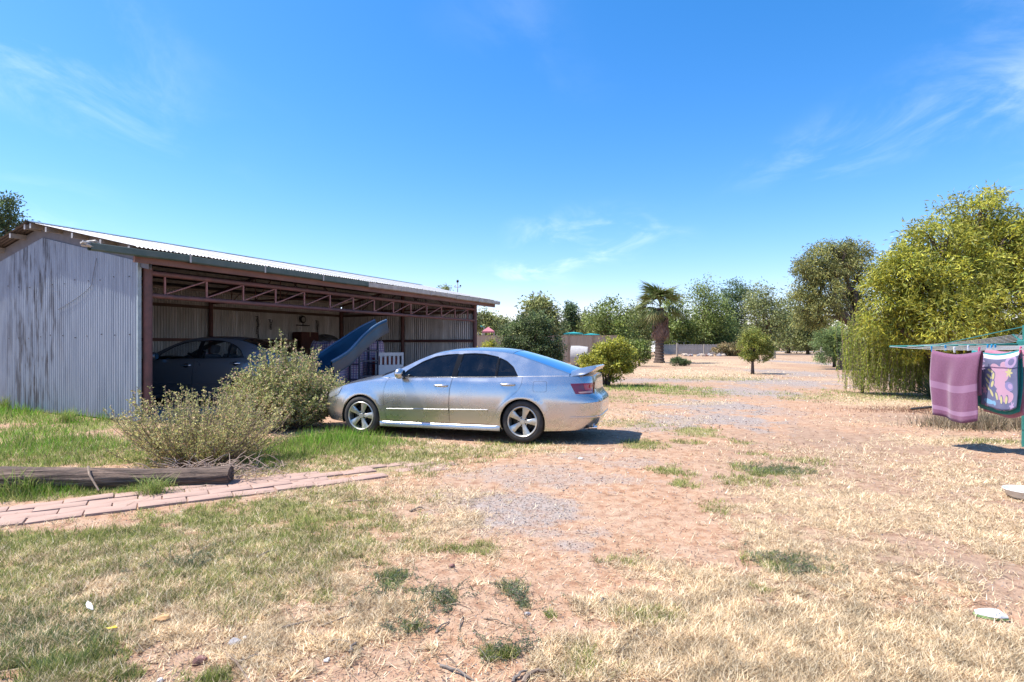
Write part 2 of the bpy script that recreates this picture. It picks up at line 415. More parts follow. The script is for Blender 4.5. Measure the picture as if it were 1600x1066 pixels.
def ground_mat():
    m, nt, N, L, b = nodes_of('soil_and_turf')
    t = N.new('ShaderNodeTexCoord'); O = t.outputs['Object']
    a = N.new('ShaderNodeAttribute'); a.attribute_name = 'cover'
    s = N.new('ShaderNodeSeparateColor'); L.new(a.outputs['Color'], s.inputs[0])
    n1 = nz(nt, 1.1, 6, O); n2 = nz(nt, 9, 6, O, 0.65); n3 = nz(nt, 70, 4, O, 0.6); n4 = nz(nt, 260, 2, O)
    soil = mixc_(nt, ramp(nt, n1, 0.35, 0.65), (0.37, 0.205, 0.115), (0.345, 0.22, 0.145))
    soil = mixc_(nt, ramp(nt, n2, 0.42, 0.66, 0, 0.8), soil, (0.46, 0.325, 0.225))
    soil = mixc_(nt, ramp(nt, n2, 0.47, 0.30, 0, 0.8), soil, (0.235, 0.12, 0.07))
    soil = mixc_(nt, ramp(nt, n3, 0.52, 0.68, 0, 0.65), soil, (0.17, 0.10, 0.075))
    soil = mixc_(nt, ramp(nt, n4, 0.56, 0.74, 0, 0.5), soil, (0.52, 0.40, 0.32))
    dk = mixc_(nt, ramp(nt, n2, 0.35, 0.7), (0.22, 0.15, 0.105), (0.33, 0.23, 0.165))
    soil = mixc_(nt, mth(nt, 'MULTIPLY', a.outputs['Alpha'], 0.85), soil, dk)
    vor = N.new('ShaderNodeTexVoronoi'); vor.inputs['Scale'].default_value = 55; L.new(O, vor.inputs['Vector'])
    gcol = mixc_(nt, ramp(nt, n3, 0.35, 0.65), (0.21, 0.18, 0.16), (0.37, 0.32, 0.28))
    vs = N.new('ShaderNodeSeparateColor'); L.new(vor.outputs['Color'], vs.inputs[0])
    gcol = mixc_(nt, ramp(nt, vs.outputs[0], 0.2, 1.0, 0, 0.75), gcol, (0.36, 0.30, 0.275))
    gcol = mixc_(nt, ramp(nt, vs.outputs[1], 0.80, 0.9, 0, 0.9), gcol, (0.11, 0.10, 0.10))
    gm = ramp(nt, mth(nt, 'ADD', s.outputs[2], mth(nt, 'MULTIPLY', mth(nt, 'SUBTRACT', n2, 0.5), 1.3)), 0.15, 1.0, 0, 0.95)
    soil = mixc_(nt, mth(nt, 'MULTIPLY', gm, ramp(nt, s.outputs[2], 0.05, 0.3)), soil, gcol)
    straw = mixc_(nt, ramp(nt, nz(nt, 45, 5, O, 0.7), 0.35, 0.65), (0.58, 0.45, 0.29), (0.30, 0.205, 0.13))
    dm = ramp(nt, mth(nt, 'ADD', s.outputs[1], mth(nt, 'MULTIPLY', mth(nt, 'SUBTRACT', n2, 0.5), 1.1)), 0.25, 0.85, 0, 0.85)
    soil = mixc_(nt, mth(nt, 'MULTIPLY', dm, ramp(nt, s.outputs[1], 0.03, 0.25)), soil, straw)
    grn = mixc_(nt, ramp(nt, nz(nt, 40, 5, O, 0.7), 0.3, 0.7), (0.17, 0.19, 0.06), (0.27, 0.24, 0.11))
    gm2 = ramp(nt, mth(nt, 'ADD', s.outputs[0], mth(nt, 'MULTIPLY', mth(nt, 'SUBTRACT', n2, 0.5), 1.0)), 0.35, 0.9, 0, 0.8)
    soil = mixc_(nt, mth(nt, 'MULTIPLY', gm2, ramp(nt, s.outputs[0], 0.03, 0.3)), soil, grn)
    L.new(soil, b.inputs['Base Color'])
    b.inputs['Roughness'].default_value = 0.95; b.inputs['Specular IOR Level'].default_value = 0.15
    h = mth(nt, 'ADD', mth(nt, 'MULTIPLY', n2, 1.0), mth(nt, 'MULTIPLY', n3, 0.5))
    h = mth(nt, 'ADD', h, mth(nt, 'MULTIPLY', mth(nt, 'MULTIPLY', vor.outputs['Distance'], gm), -0.5))
    bump_(nt, b, h, 0.75, 0.02)
    return m
me.materials.append(ground_mat())
tag(link(bpy.data.objects.new('ground', me)), 'bare red soil yard with gravel and thin dry turf', None, kind='structure')

# far sealed road beyond the gate
mb = MB(); mb.box(-60, 160, 132, 140, 0.0, 0.03)
tag(mb.build('road', mat('pale_asphalt', (0.30, 0.29, 0.29), 0.9)), 'pale sealed road crossing beyond the driveway', kind='structure')

# ---- turf: blades spread where the soil carries them
def blades(n, ymin, ymax, xr, seed, mode):
    r = np.random.default_rng(seed)
    u = r.random(n)
    if mode == 'img': Y = 1 / (1 / ymax + u * (1 / ymin - 1 / ymax))
    else: Y = ymin * (ymax / ymin) ** u
    X = Y * (xr[0] + (xr[1] - xr[0]) * r.random(n))
    return X, Y, r
def in_shed(X, Y):
    dx = X + 7.19; dy = Y - 10.98
    lx = dx * 0.4466 + dy * 0.8947; ly = -dx * 0.8947 + dy * 0.4466
    return (lx > -0.02) & (lx < 13) & (ly > -0.35) & (ly < 7.1)
PV_A = Vector((-4.70, 4.27)); PV_D = Vector((0.842, 0.539)).normalized()
def path_uv(X, Y):
    dx = X - PV_A.x; dy = Y - PV_A.y
    return dx * PV_D.x + dy * PV_D.y, -dx * PV_D.y + dy * PV_D.x
def make_turf():
    Vs, Cs = [], []
    for (n, y0, y1, mode, seed) in ((1250000, 2.2, 9.0, 'img', 1), (420000, 6.0, 30.0, 'log', 2), (120000, 20, 75, 'log', 3)):
        X, Y, r = blades(n, y0, y1, (-1.02, 1.02), seed, mode)
        g, d, k = field(GREEN, X, Y, 0), field(DRY, X, Y, 2), field(DARK, X, Y, 5)
        clump = fbm(X * 9, Y * 9, 6, 3)
        fc = fbm(X * 26, Y * 26, 1, 2) - 0.5; fc2 = fbm(X * 60, Y * 60, 2, 2) - 0.5
        pg = np.clip(g * 1.1 - 0.06 + (clump - 0.5) * 1.5 + fc * 1.1 + fc2 * .8, 0, 1) * (g > 0.04) * .9
        pd = np.clip(d * 1.1 - 0.02 + (fbm(X * 7 + 50, Y * 7, 4, 3) - 0.5) * 1.3 + fc * 1.2 + fc2 * .9, 0, 1) * (d > 0.02) * (1 - 0.45 * k) * .85 + 0.022
        pu, pvv = path_uv(X, Y)
        onpath = (pu > 0) & (pu < 4.3) & (pvv > 0.05) & (pvv < 0.72)
        pg = pg * np.where(onpath, 0.10, 1); pd = pd * np.where(onpath, 0.06, 1)
        shed = in_shed(X, Y)
        tot = np.clip(pg + pd, 0, 1) * .72
        keep = (r.random(n) < tot) & ~shed
        X, Y, g, pg, pd, clump = X[keep], Y[keep], g[keep], pg[keep], pd[keep], clump[keep]
        m = len(X)
        isg = r.random(m) < pg / (pg + pd + 1e-6)
        # lush strip against the shed wall and in front of the parked car
        lush = np.zeros(m)
        for (px, py, rx, ry, a) in ((40, 640, 120, 20, 1.0), (130, 655, 70, 14, 1.0), (60, 690, 230, 24, 0.65), (530, 686, 90, 14, 0.95), (1000, 606, 80, 6, 0.35), (470, 700, 90, 20, 0.4), (70, 768, 60, 9, 0.8), (240, 768, 40, 5, 0.8)):
            cx_, cy_ = G(px, py)
            dd = ((X - cx_) / (rx * cy_ / FPX)) ** 2 + ((Y - cy_) / (ry * cy_ ** 2 / (CAMH * FPX))) ** 2
            lush = np.maximum(lush, a * np.exp(-dd))
        dark = np.zeros(m)
        for (px, py, rx, ry) in ((1210, 733, 60, 14), (1240, 880, 50, 22), (690, 935, 40, 26), (612, 908, 40, 20), (810, 930, 34, 26), (300, 870, 40, 20), (60, 990, 180, 60)):
            cx_, cy_ = G(px, py)
            dd = ((X - cx_) / (rx * cy_ / FPX)) ** 2 + ((Y - cy_) / (ry * cy_ ** 2 / (CAMH * FPX))) ** 2
            dark = np.maximum(dark, np.exp(-dd * 1.2))
        ln = np.where(isg, 0.022 + 0.035 * r.random(m), 0.022 + 0.045 * r.random(m)) * (0.7 + 0.8 * clump) + lush * isg * (0.05 + 0.17 * r.random(m))
        ln *= np.clip(0.95 + Y / 40, 0.8, 1.8)
        wd = np.maximum(0.0042, 0.00095 * Y) * (0.7 + 0.6 * r.random(m))
        az = r.random(m) * 2 * PI
        lean = np.where(isg, 0.35 + 0.75 * r.random(m), 0.75 + 0.75 * r.random(m)) * (1 - 0.45 * lush)
        dx, dy, dz = np.cos(az) * np.sin(lean), np.sin(az) * np.sin(lean), np.cos(lean)
        az2 = az + PI / 2 + r.normal(0, 0.4, m)
        sx, sy = np.cos(az2) * wd / 2, np.sin(az2) * wd / 2
        Z = gz(X, Y) - 0.002 + np.where(isg, 0, r.random(m) * 0.008)
        mid = 0.55
        p = np.stack([X, Y, Z], -1); dv = np.stack([dx, dy, dz], -1) * ln[:, None]
        sv = np.stack([sx, sy, np.zeros(m)], -1)
        V = np.stack([p - sv, p + sv, p + dv], 1)
        gpal = np.array([(0.21, 0.27, 0.05), (0.31, 0.34, 0.09), (0.44, 0.40, 0.17), (0.10, 0.145, 0.04)])
        dpal = np.array([(0.78, 0.62, 0.40), (0.86, 0.74, 0.53), (0.55, 0.40, 0.24), (0.70, 0.55, 0.34), (0.32, 0.22, 0.13)])
        C = np.where(isg[:, None], gpal[r.integers(0, 4, m)], dpal[r.integers(0, 5, m)])
        C = np.where((isg & (r.random(m) < lush * 0.8))[:, None], np.array([(0.17, 0.34, 0.035)]) * (0.7 + 0.7 * r.random(m))[:, None], C)
        C = np.where((isg & (r.random(m) < dark * 0.85))[:, None], np.array([(0.13, 0.175, 0.075)]) * (0.7 + 0.6 * r.random(m))[:, None], C)
        C = C * ((0.65 + 0.6 * r.random(m)) * (0.45 + 1.1 * fbm(X * 11, Y * 11, 7, 3)))[:, None]
        Vs.append(V); Cs.append(C)
    V = np.concatenate(Vs); C = np.concatenate(Cs)
    print('turf blades', len(V))
    o = link(bpy.data.objects.new('grass', quads_mesh('grass', V, C, M['grass'])))
    tag(o, 'short green and straw coloured grass over the yard', 'grass', kind='stuff')
make_turf()

# ---- pebbles and crumbs of soil
def make_pebbles():
    X, Y, r = blades(190000, 2.2, 26, (-0.95, 0.95), 21, 'img')
    v = field(GRAV, X, Y, 4); g = field(GREEN, X, Y, 0); d = field(DRY, X, Y, 2)
    keep = (r.random(len(X)) < (0.16 * fbm(X * 3, Y * 3, 5, 3) * 2 + v * 0.55) * (1 - 0.85 * np.maximum(g, d))) & ~in_shed(X, Y)
    X, Y, v = X[keep], Y[keep], v[keep]; m = len(X)
    s = (0.0028 + 0.0075 * r.random(m) ** 3) * np.clip(Y / 5, 0.7, 2.4)
    base = np.array([(1, 0, 0), (0, 1, 0), (-1, 0, 0), (0, -1, 0), (0, 0, 0.8), (0, 0, -0.6)], float)
    F = np.array([(0, 1, 4), (1, 2, 4), (2, 3, 4), (3, 0, 4)])
    off = base[None] * s[:, None, None] * (0.6 + 0.8 * r.random((m, 6, 1)))
    a = r.random(m) * 6.28; ca, sa = np.cos(a), np.sin(a)
    ox = off[..., 0] * ca[:, None] - off[..., 1] * sa[:, None] * 0.7; oy = off[..., 0] * sa[:, None] + off[..., 1] * ca[:, None] * 0.7
    Pp = np.stack([X[:, None] + ox, Y[:, None] + oy, gz(X, Y)[:, None] + off[..., 2] + 0.001], -1)
    V = Pp[:, F].reshape(-1, 3, 3)
    pal = np.array([(0.10, 0.09, 0.09), (0.24, 0.21, 0.20), (0.20, 0.11, 0.08), (0.40, 0.35, 0.32), (0.13, 0.08, 0.065)])
    C = pal[r.integers(0, 5, m)] * (0.7 + 0.6 * r.random(m))[:, None]
    me = quads_mesh('pebbles', V, np.repeat(C, 4, 0), None)
    mm, nt, N, L, b = nodes_of('pebble_stone')
    at = N.new('ShaderNodeAttribute'); at.attribute_name = 'Col'; L.new(at.outputs['Color'], b.inputs['Base Color'])
    b.inputs['Roughness'].default_value = 0.9
    me.materials.clear(); me.materials.append(mm)
    tag(link(bpy.data.objects.new('gravel', me)), 'loose gravel and soil crumbs on the bare ground', 'gravel', kind='stuff')
make_pebbles()

# ---- fine twigs and straw stalks strewn about
def make_litter():
    X, Y, r = blades(5200, 2.3, 14, (-0.95, 0.95), 33, 'img')
    keep = ~in_shed(X, Y); X, Y = X[keep], Y[keep]; m = len(X)
    az = r.random(m) * 2 * PI; l = 0.02 + 0.10 * r.random(m) ** 2; w = np.maximum(.0016, .0004 * Y)
    z = gz(X, Y) + .006 + .01 * r.random(m)
    d = np.stack([np.cos(az) * l, np.sin(az) * l, r.normal(size=m) * .008], -1); s = np.stack([-np.sin(az) * w, np.cos(az) * w, w * .8], -1); p = np.stack([X, Y, z], -1)
    V = np.stack([p - s, p + s, p + d + s * .5, p + d - s * .5], 1)
    pal = np.array([(0.16, 0.11, 0.08), (0.10, 0.075, 0.06), (0.45, 0.35, 0.24), (0.24, 0.16, 0.11)])
    C = pal[r.integers(0, 4, m)] * (.7 + .6 * r.random(m))[:, None]
    tag(link(bpy.data.objects.new('twig_litter', quads_mesh('twig_litter', V, C, M['grass']))), 'fine fallen twigs and stalks strewn over the soil', 'litter', kind='stuff')
make_litter()
# ---- paver path
path = thing('path', 'pale pink brick paver path beside the old log', None)
path['kind'] = 'structure'
pm = mat('pink_paver', (0.41, 0.275, 0.215), 0.9, scale=4, col2=(0.31, 0.20, 0.155), bump=0.35, bscale=120)
bmp = MB(); bmp.box(-0.192, 0.192, -0.0915, 0.0915, -0.05, 0.0, 0.006)
pme = bmp.mesh('paver', pm, True, 40)
ang = math.atan2(PV_D.y, PV_D.x)
rr = random.Random(4)
for row in range(4):
    for k in range(12):
        u = 0.2 + k * 0.394 + (0.197 if row % 2 else 0); v = 0.11 + row * 0.19
        if rr.random() < (0.0 if u < 3.0 else (0.10 if u < 3.9 else 0.4)): continue
        p = PV_A + PV_D * u + Vector((-PV_D.y, PV_D.x)) * v
        o = bpy.data.objects.new('paver', pme); link(o, path)
        o.location = (p.x, p.y, float(gz(p.x, p.y)) + 0.020 + rr.uniform(-0.006, 0.006) - max(0, u - 2.6) * 0.006)
        o.rotation_euler = (rr.uniform(-.02, .02), rr.uniform(-.02, .02), ang + rr.uniform(-.03, .03))
# ------------------------------------------------------------------ shed
SA = math.atan2(0.8947, 0.4466)
SO = Vector((-7.19, 10.98, 0))
def S(x, y, z=0.0):
    return Vector((SO.x + 0.4466 * x - 0.8947 * y, SO.y + 0.8947 * x + 0.4466 * y, z))
shed = thing('machinery_shed', 'long open-fronted corrugated iron shed with rusty red truss', 'shed', SO, SA)
SL, SD = 12.9, 7.0
EAVE, RIDGE = 3.28, 4.10          # underside of sheeting at the front eave (y=-0.35) and at the ridge (y=3.5)
SLOPE = (RIDGE - EAVE) / 3.85
def roofz(y): return RIDGE - abs(y - 3.5) * SLOPE
def corr_sheet(width, pitch, depth, seg=8):
    n = int(round(width / pitch)) * seg
    return [(width * i / n, depth * 0.5 * math.cos(2 * PI * i / seg)) for i in range(n + 1)]
# slab
mb = MB(); mb.box(0.05, SL - 0.05, -0.25, SD - 0.05, -0.10, 0.10, 0.01); mb.build('slab', M['concrete'], shed)
# left gable wall: sheets standing side by side, seen from outside (plane x=0, running along y)
for k in range(8):
    y0 = k * 0.875
    prof = corr_sheet(0.885, 0.0805, 0.016)
    rows = [[], []]
    xo = -0.012 - (0.004 if k % 2 else 0.0)
    jig = random.uniform(-0.015, 0.015)
    for (a, d) in prof:
        y = y0 + a
        top = roofz(min(y, 7)) - 0.25
        rows[0].append((xo + d, y, 0.03 + jig)); rows[1].append((xo + d, y, top))
    mb = MB(); mb.grid(rows)
    mb.build('wall_sheet', M['galvwall'], shed, True, 60)
# corner flashing on the wall edge
mb = MB(); mb.box(-0.032, -0.026, -0.02, 0.025, 0.03, roofz(0) - 0.24); mb.box(-0.026, 0.03, -0.024, -0.018, 0.03, roofz(0) - 0.24)
mb.build('corner_flashing', mat('teal_flashing', (0.34, 0.42, 0.44), 0.45, var=0.3), shed)
# back wall sheets (plane y=7) and far end wall (plane x=12.9), seen from inside
prof = corr_sheet(0.765, 0.0956, 0.036)
def flat_sheet(h0, h1):
    mb = MB(); mb.grid([[(a, d, h0) for a, d in prof], [(a, d, h1) for a, d in prof]]); return mb.mesh('wall_sheet', M['galvback'], True, 60)
bme = flat_sheet(0.1, 3.335)
for k in range(17):
    o = link(bpy.data.objects.new('wall_sheet', bme), shed); o.location = (-0.02 + k * 0.761, SD + 0.02 + (0.004 if k % 2 else 0), 0)
for k in range(9):
    y0 = -0.02 + k * 0.78; rows = [[], []]
    for a, d in corr_sheet(0.785, 0.0981, 0.036):
        y = y0 + a
        rows[0].append((SL + 0.03 + d + (0.004 if k % 2 else 0), y, 0.1)); rows[1].append((SL + 0.03 + d + (0.004 if k % 2 else 0), y, roofz(min(y, 7)) - 0.10))
    mb = MB(); mb.grid(rows); mb.build('wall_sheet', M['galvback'], shed, True, 60)
# roof sheets, both slopes
RO0, RO1 = -0.30, SL + 1.15
ns = 19; wsh_ = (RO1 - RO0) / ns
proff = corr_sheet(wsh_ + 0.03, (wsh_ + 0.03) / 10, 0.021)
def roof_sheet(front):
    rows = []
    for t in np.linspace(0, 1, 4):
        y = 3.46 - t * 3.86 if front else 3.54 + t * 3.86
        rows.append([(a, y, roofz(y) + 0.045 + d) for a, d in proff])
    mb = MB(); mb.grid([r[::-1] for r in rows] if front else rows); return mb.mesh('roof_sheet', M['galvroof'], True, 60)
rf, rb = roof_sheet(True), roof_sheet(False)
for k in range(ns):
    for mm in (rf, rb):
        o = link(bpy.data.objects.new('roof_sheet', mm), shed); o.location = (RO0 + k * wsh_, 0, 0.003 * (k % 2))
# ridge cap
mb = MB()
mb.grid([[(x, 3.5 - 0.18, roofz(3.32) + 0.062), (x, 3.5 - 0.03, RIDGE + 0.075), (x, 3.5 + 0.03, RIDGE + 0.075), (x, 3.5 + 0.18, roofz(3.32) + 0.062)] for x in (RO0 - 0.02, RO1 + 0.02)])
mb.build('ridge_cap', mat('dark_ridge_cap', (0.07, 0.10, 0.12), 0.5), shed)
# purlins with their ends showing at the verge
for y in (-0.18, 0.75, 1.75, 2.75, 3.38, 3.62, 4.25, 5.25, 6.25, 7.18):
    z = roofz(y) + 0.028
    mb = MB(); mb.box(RO0 + 0.02, RO1 - 0.02, y - 0.025, y + 0.025, z - 0.10, z)
    o = mb.build('purlin', M['tbeam'], shed)
    mb = MB(); mb.box(RO0 + 0.008, RO0 + 0.018, y - 0.03, y + 0.03, z - 0.105, z - 0.002); mb.build('end_cap', M['gutterw'], o)
# verge board behind the purlin ends (gable infill above sheets)
mb = MB()
for sgn in (-1, 1):
    ya, yb = 3.5, (-0.30 if sgn < 0 else 7.30)
    mb.grid([[(0.006, ya, roofz(ya) - 0.36), (0.006, yb, roofz(yb) - 0.36)], [(0.006, ya, roofz(ya) + 0.02), (0.006, yb, roofz(yb) + 0.02)]])
    mb.grid([[(0.06, ya, roofz(ya) - 0.36), (0.06, yb, roofz(yb) - 0.36)], [(0.06, ya, roofz(ya) - 0.08), (0.06, yb, roofz(yb) - 0.08)]])
mb.build('gable_rafter', mat('grey_gable_board', (0.15, 0.16, 0.18), 0.8), shed)
# rafters
for x in (SL / 2, SL - 0.08):
    for sgn in (-1, 1):
        mb = MB(); pts = []
        y0, y1 = 3.5, (0.0 if sgn < 0 else 7.0)
        mb.tube([(x, y0, roofz(y0) - 0.13), (x, y1, roofz(y1) - 0.13)], 0.045, 6); mb.build('rafter', M['rust'], shed)
    mb = MB()
    mb.tube([(x, 0.1, 2.95), (x, 6.9, 2.95)], 0.035, 6)
    for q in range(1, 6):
        yq = q * 7 / 6
        mb.tube([(x, yq, 2.95), (x, yq, roofz(yq) - 0.13)], 0.018, 5)
        mb.tube([(x, yq, 2.95), (x, yq + (7 / 6 if yq < 3.4 else -7 / 6), roofz(yq + (7 / 6 if yq < 3.4 else -7 / 6)) - 0.13)], 0.016, 5)
    mb.build('roof_truss', M['rust'], shed)
# posts
for (x, y, r, h, z0) in ((0.16, 0.0, 0.085, 3.0, 0.0), (SL - 0.08, 0.0, 0.085, 3.05, 0.0), (SL / 2, SD - 0.10, 0.075, 3.15, 0.1), (SL - 0.1, SD - 0.10, 0.075, 3.1, 0.1), (SL - 0.10, 3.5, 0.075, 3.75, 0.1), (0.12, SD - 0.10, 0.075, 3.1, 0.1), (0.12, 3.5, 0.075, 3.6, 0.1)):
    mb = MB(); mb.tube([(x, y, z0), (x, y, h)], r, 14)
    mb.build('post', M['rust'], shed, True, 50)
# girts
for z in (1.62, 2.75):
    mb = MB(); mb.box(0.1, SL - 0.05, SD - 0.075, SD - 0.005, z, z + 0.10); mb.build('girt', M['fascia'] if z < 2 else M['timber'], shed)
    mb = MB(); mb.box(SL - 0.075, SL + 0.005, 0.1, SD - 0.1, z, z + 0.10); mb.build('girt', M['rust'] if z < 2 else M['timber'], shed)
# front truss: chords, uprights and diagonals
tr = MB(); tr.tube([(0.2, 0, 2.90), (SL - 0.1, 0, 2.90)], 0.052, 12); top = tr.build('truss_chord', M['rust'], shed, True, 50)
tr = MB(); tr.tube([(0.2, 0, 2.46), (SL - 0.1, 0, 2.46)], 0.048, 12); bot = tr.build('truss_chord', M['rust'], shed, True, 50)
N_ = 14; x0_, dx_ = 0.50, 0.905
for k in range(N_):
    x = x0_ + k * dx_
    mb = MB(); mb.box(x - 0.016, x + 0.016, -0.016, 0.016, 2.505, 2.852); mb.build('truss_upright', M['ruststrut'], shed)
    if k < N_ - 1:
        mb = MB(); mb.tube([(x + 0.03, 0, 2.515), (x + dx_ - 0.03, 0, 2.845)], 0.015, 6); mb.build('truss_diagonal', M['ruststrut'], shed)
# fascia beam and gutter lengths
mb = MB(); mb.box(RO0 + 0.05, RO1 - 0.1, -0.30, -0.24, 3.04, 3.20); mb.build('fascia', M['fascia'], shed)
gx0, gx1 = -1.05, SL + 1.25
cuts = [gx0, 0.75, 2.55, 4.35, 6.1, 7.6, 9.2, 10.8, 12.4, gx1]
for k in range(len(cuts) - 1):
    a, b_ = cuts[k] + (0.002 if k else 0), cuts[k + 1]
    sag = random.uniform(-0.012, 0.012) if k else -0.02
    sec = [(-0.31, 0.0), (-0.31, -0.115), (-0.345, -0.125), (-0.405, -0.125), (-0.43, -0.105), (-0.435, 0.0), (-0.422, 0.006), (-0.42, -0.10), (-0.40, -0.112), (-0.345, -0.112), (-0.318, -0.1), (-0.316, 0.0)]
    z = 3.285
    rows = [[(x, y, z + h + s_) for (y, h) in sec] for x, s_ in ((a, sag if k else -0.03), ((a + b_) / 2, sag), (b_, 0.0))]
    mb = MB(); mb.grid(rows, close_u=True)
    mb.build('gutter', M['gutter'] if k < 4 else M['gutterw'], shed)
    if k < len(cuts) - 2:
        mb = MB(); mb.box(b_ - 0.02, b_ + 0.02, -0.442, -0.437, 3.15, 3.30); mb.box(b_ - 0.02, b_ + 0.02, -0.442, -0.30, 3.298, 3.302); mb.build('gutter_bracket', M['gutterw'], shed)
# torn end of the gutter
mb = MB()
for q in range(9):
    a = random.uniform(-1.18, -1.02); zq = 3.20 + random.uniform(-0.05, 0.08)
    mb.tube([(a, -0.37 + random.uniform(-.06, .06), zq), (a + 0.12, -0.37 + random.uniform(-.05, .05), zq + random.uniform(-.06, .04)), (a + 0.2, -0.37, zq)], [0.022, 0.018, 0.01], 5)
mb.build('torn_gutter_end', M['gutterw'], shed)
# loose cable on the gable wall
pts = [(-0.045, 1.35 + 0.35 * math.sin(t * 1.5) * 0.7 + t * 0.9 * (t > 0.55) * (t - 0.55) * 3, 3.25 - t * 1.0) for t in np.linspace(0, 1, 14)]
mb = MB(); mb.tube(pts, 0.006, 5); mb.build('hanging_cable', mat('old_cable', (0.16, 0.17, 0.19), 0.7), shed)
# roofing screws in rows on the gable sheets
screw = mat('screw_head', (0.08, 0.08, 0.09), 0.6)
mb = MB()
for zr in (1.68, 2.82):
    for k in range(14):
        y = 0.28 + k * 0.47 + random.uniform(-.05, .05); z = zr + random.uniform(-0.04, 0.04)
        if z < roofz(y) - 0.3: mb.lathe([(0.0, 0.012), (0.012, 0.008), (0.014, 0.0)], 6, Matrix.Translation((-0.026, y, z)) @ Matrix.Rotation(-PI / 2, 4, 'Y'))
tag(mb.build('screw_heads', screw, shed), kind='stuff')

# ---------------- things stored in the shed
def at_s(x, y, z=0.10): return S(x, y, z)
brown = mat('brown_cabinet_wood', (0.17, 0.075, 0.045), 0.6, var=0.4, scale=5, stretch=(4, 4, 0.6), bump=0.2)
# long low cabinet along the back wall
cab = thing('wooden_cabinet', 'long brown timber cabinet standing against the back iron wall', 'cabinet', at_s(10.6, 6.45), SA)
mb = MB(); mb.box(-1.6, 1.6, -0.35, 0.35, 0.06, 1.25, 0.01); mb.build('carcass', brown, cab)
mb = MB(); mb.box(-1.66, 1.66, -0.39, 0.37, 1.253, 1.30, 0.008); mb.build('top', brown, cab)
mb = MB(); mb.box(-1.55, 1.55, -0.30, 0.30, 0.0, 0.058); mb.build('plinth', brown, cab)
for k in range(4):
    x = -1.2 + k * 0.8
    mb = MB(); mb.box(x - 0.37, x + 0.37, -0.372, -0.352, 0.12, 1.2, 0.006); d = mb.build('door', mat('cabinet_door_%d' % k, (0.20, 0.085, 0.05), 0.55, var=0.3, scale=6, stretch=(4, 4, 0.6)), cab)
    mb = MB(); mb.tube([(x + 0.3, -0.385, 0.6), (x + 0.3, -0.385, 0.75)], 0.008, 6); mb.build('handle', M['gutterw'], d)
def carton(name, label, x, y, z, sx, sy, sz, m, rz=0.0):
    t = thing(name, label, 'box', at_s(x, y, z), SA + rz)
    mb = MB(); mb.box(-sx / 2, sx / 2, -sy / 2, sy / 2, 0, sz, 0.006); mb.build('carton', m, t)
    mb = MB(); mb.box(-sx / 2 + .01, sx / 2 - .01, -0.03, 0.03, sz + 0.001, sz + 0.003); mb.box(-0.03, 0.03, -sy / 2 - .003, -sy / 2 - .001, sz * 0.7, sz); mb.build('tape', mat('tape', (0.35, 0.25, 0.15), 0.4), t)
kraft = mat('kraft_card', (0.36, 0.24, 0.145), 0.85, var=0.25, scale=3)
carton('cardboard_box', 'brown cardboard box on the cabinet at the back of shed', 9.35, 6.4, 1.40, 0.55, 0.45, 0.30, kraft)
dk = mat('dark_red_trunk', (0.14, 0.045, 0.03), 0.6, var=0.4)
carton('wooden_chest', 'dark red timber chest raised above the cardboard box', 10.35, 6.5, 1.40, 0.9, 0.5, 0.62, dk)
def lump(name, label, cat, loc, sx, sy, sz, m, seed):
    r = np.random.default_rng(seed); mb = MB(); rows = []
    for i in range(13):
        th = PI * i / 12; row = []
        for k in range(20):
            ph = 2 * PI * k / 20
            q = 1 + 0.22 * math.sin(3 * ph + seed) * math.sin(th) + r.uniform(-0.07, 0.07)
            row.append((sx * math.sin(th) * math.cos(ph) * q, sy * math.sin(th) * math.sin(ph) * q, sz * (1 - math.cos(th)) * 0.5 * (1 + 0.12 * math.sin(2 * ph + seed))))
        rows.append(row)
    mb.grid(rows, True); o = mb.build(name, m, None, True); o.location = loc; o.rotation_euler = (0, 0, SA); tag(o, label, cat); return o
lump('plastic_bundle', 'grey plastic-wrapped bundle heaped on the brown cabinet', 'bundle', at_s(11.35, 6.45, 1.40), 0.60, 0.33, 0.5, mat('grey_plastic', (0.17, 0.17, 0.18), 0.35, var=0.5, scale=9, bump=0.6, bscale=14, bdist=0.05), 3)

# checked woven bulk bags
def check_mat():
    m, nt, N, L, b = nodes_of('checked_weave')
    t = N.new('ShaderNodeTexCoord'); sp = N.new('ShaderNodeSeparateXYZ'); L.new(t.outputs['Object'], sp.inputs[0])
    at2 = N.new('ShaderNodeMath'); at2.operation = 'ARCTAN2'; L.new(sp.outputs[1], at2.inputs[0]); L.new(sp.outputs[0], at2.inputs[1])
    u = mth(nt, 'SINE', mth(nt, 'MULTIPLY', at2.outputs[0], 36.0), 0.0); v = mth(nt, 'SINE', mth(nt, 'MULTIPLY', sp.outputs[2], 75.0), 0.0)
    cu = ramp(nt, u, -0.2, 0.35); cv = ramp(nt, v, -0.2, 0.35)
    c = mixc_(nt, mth(nt, 'MULTIPLY', cu, 0.85), (0.62, 0.55, 0.60), (0.34, 0.15, 0.24))
    c = mixc_(nt, mth(nt, 'MULTIPLY', cv, 0.7), c, (0.17, 0.13, 0.30))
    L.new(c, b.inputs['Base Color']); b.inputs['Roughness'].default_value = 0.55
    bump_(nt, b, nz(nt, 7, 4), 0.8, 0.05)
    return m
CK = check_mat(); LW = mat('loop_webbing', (0.35, 0.32, 0.38), 0.7)
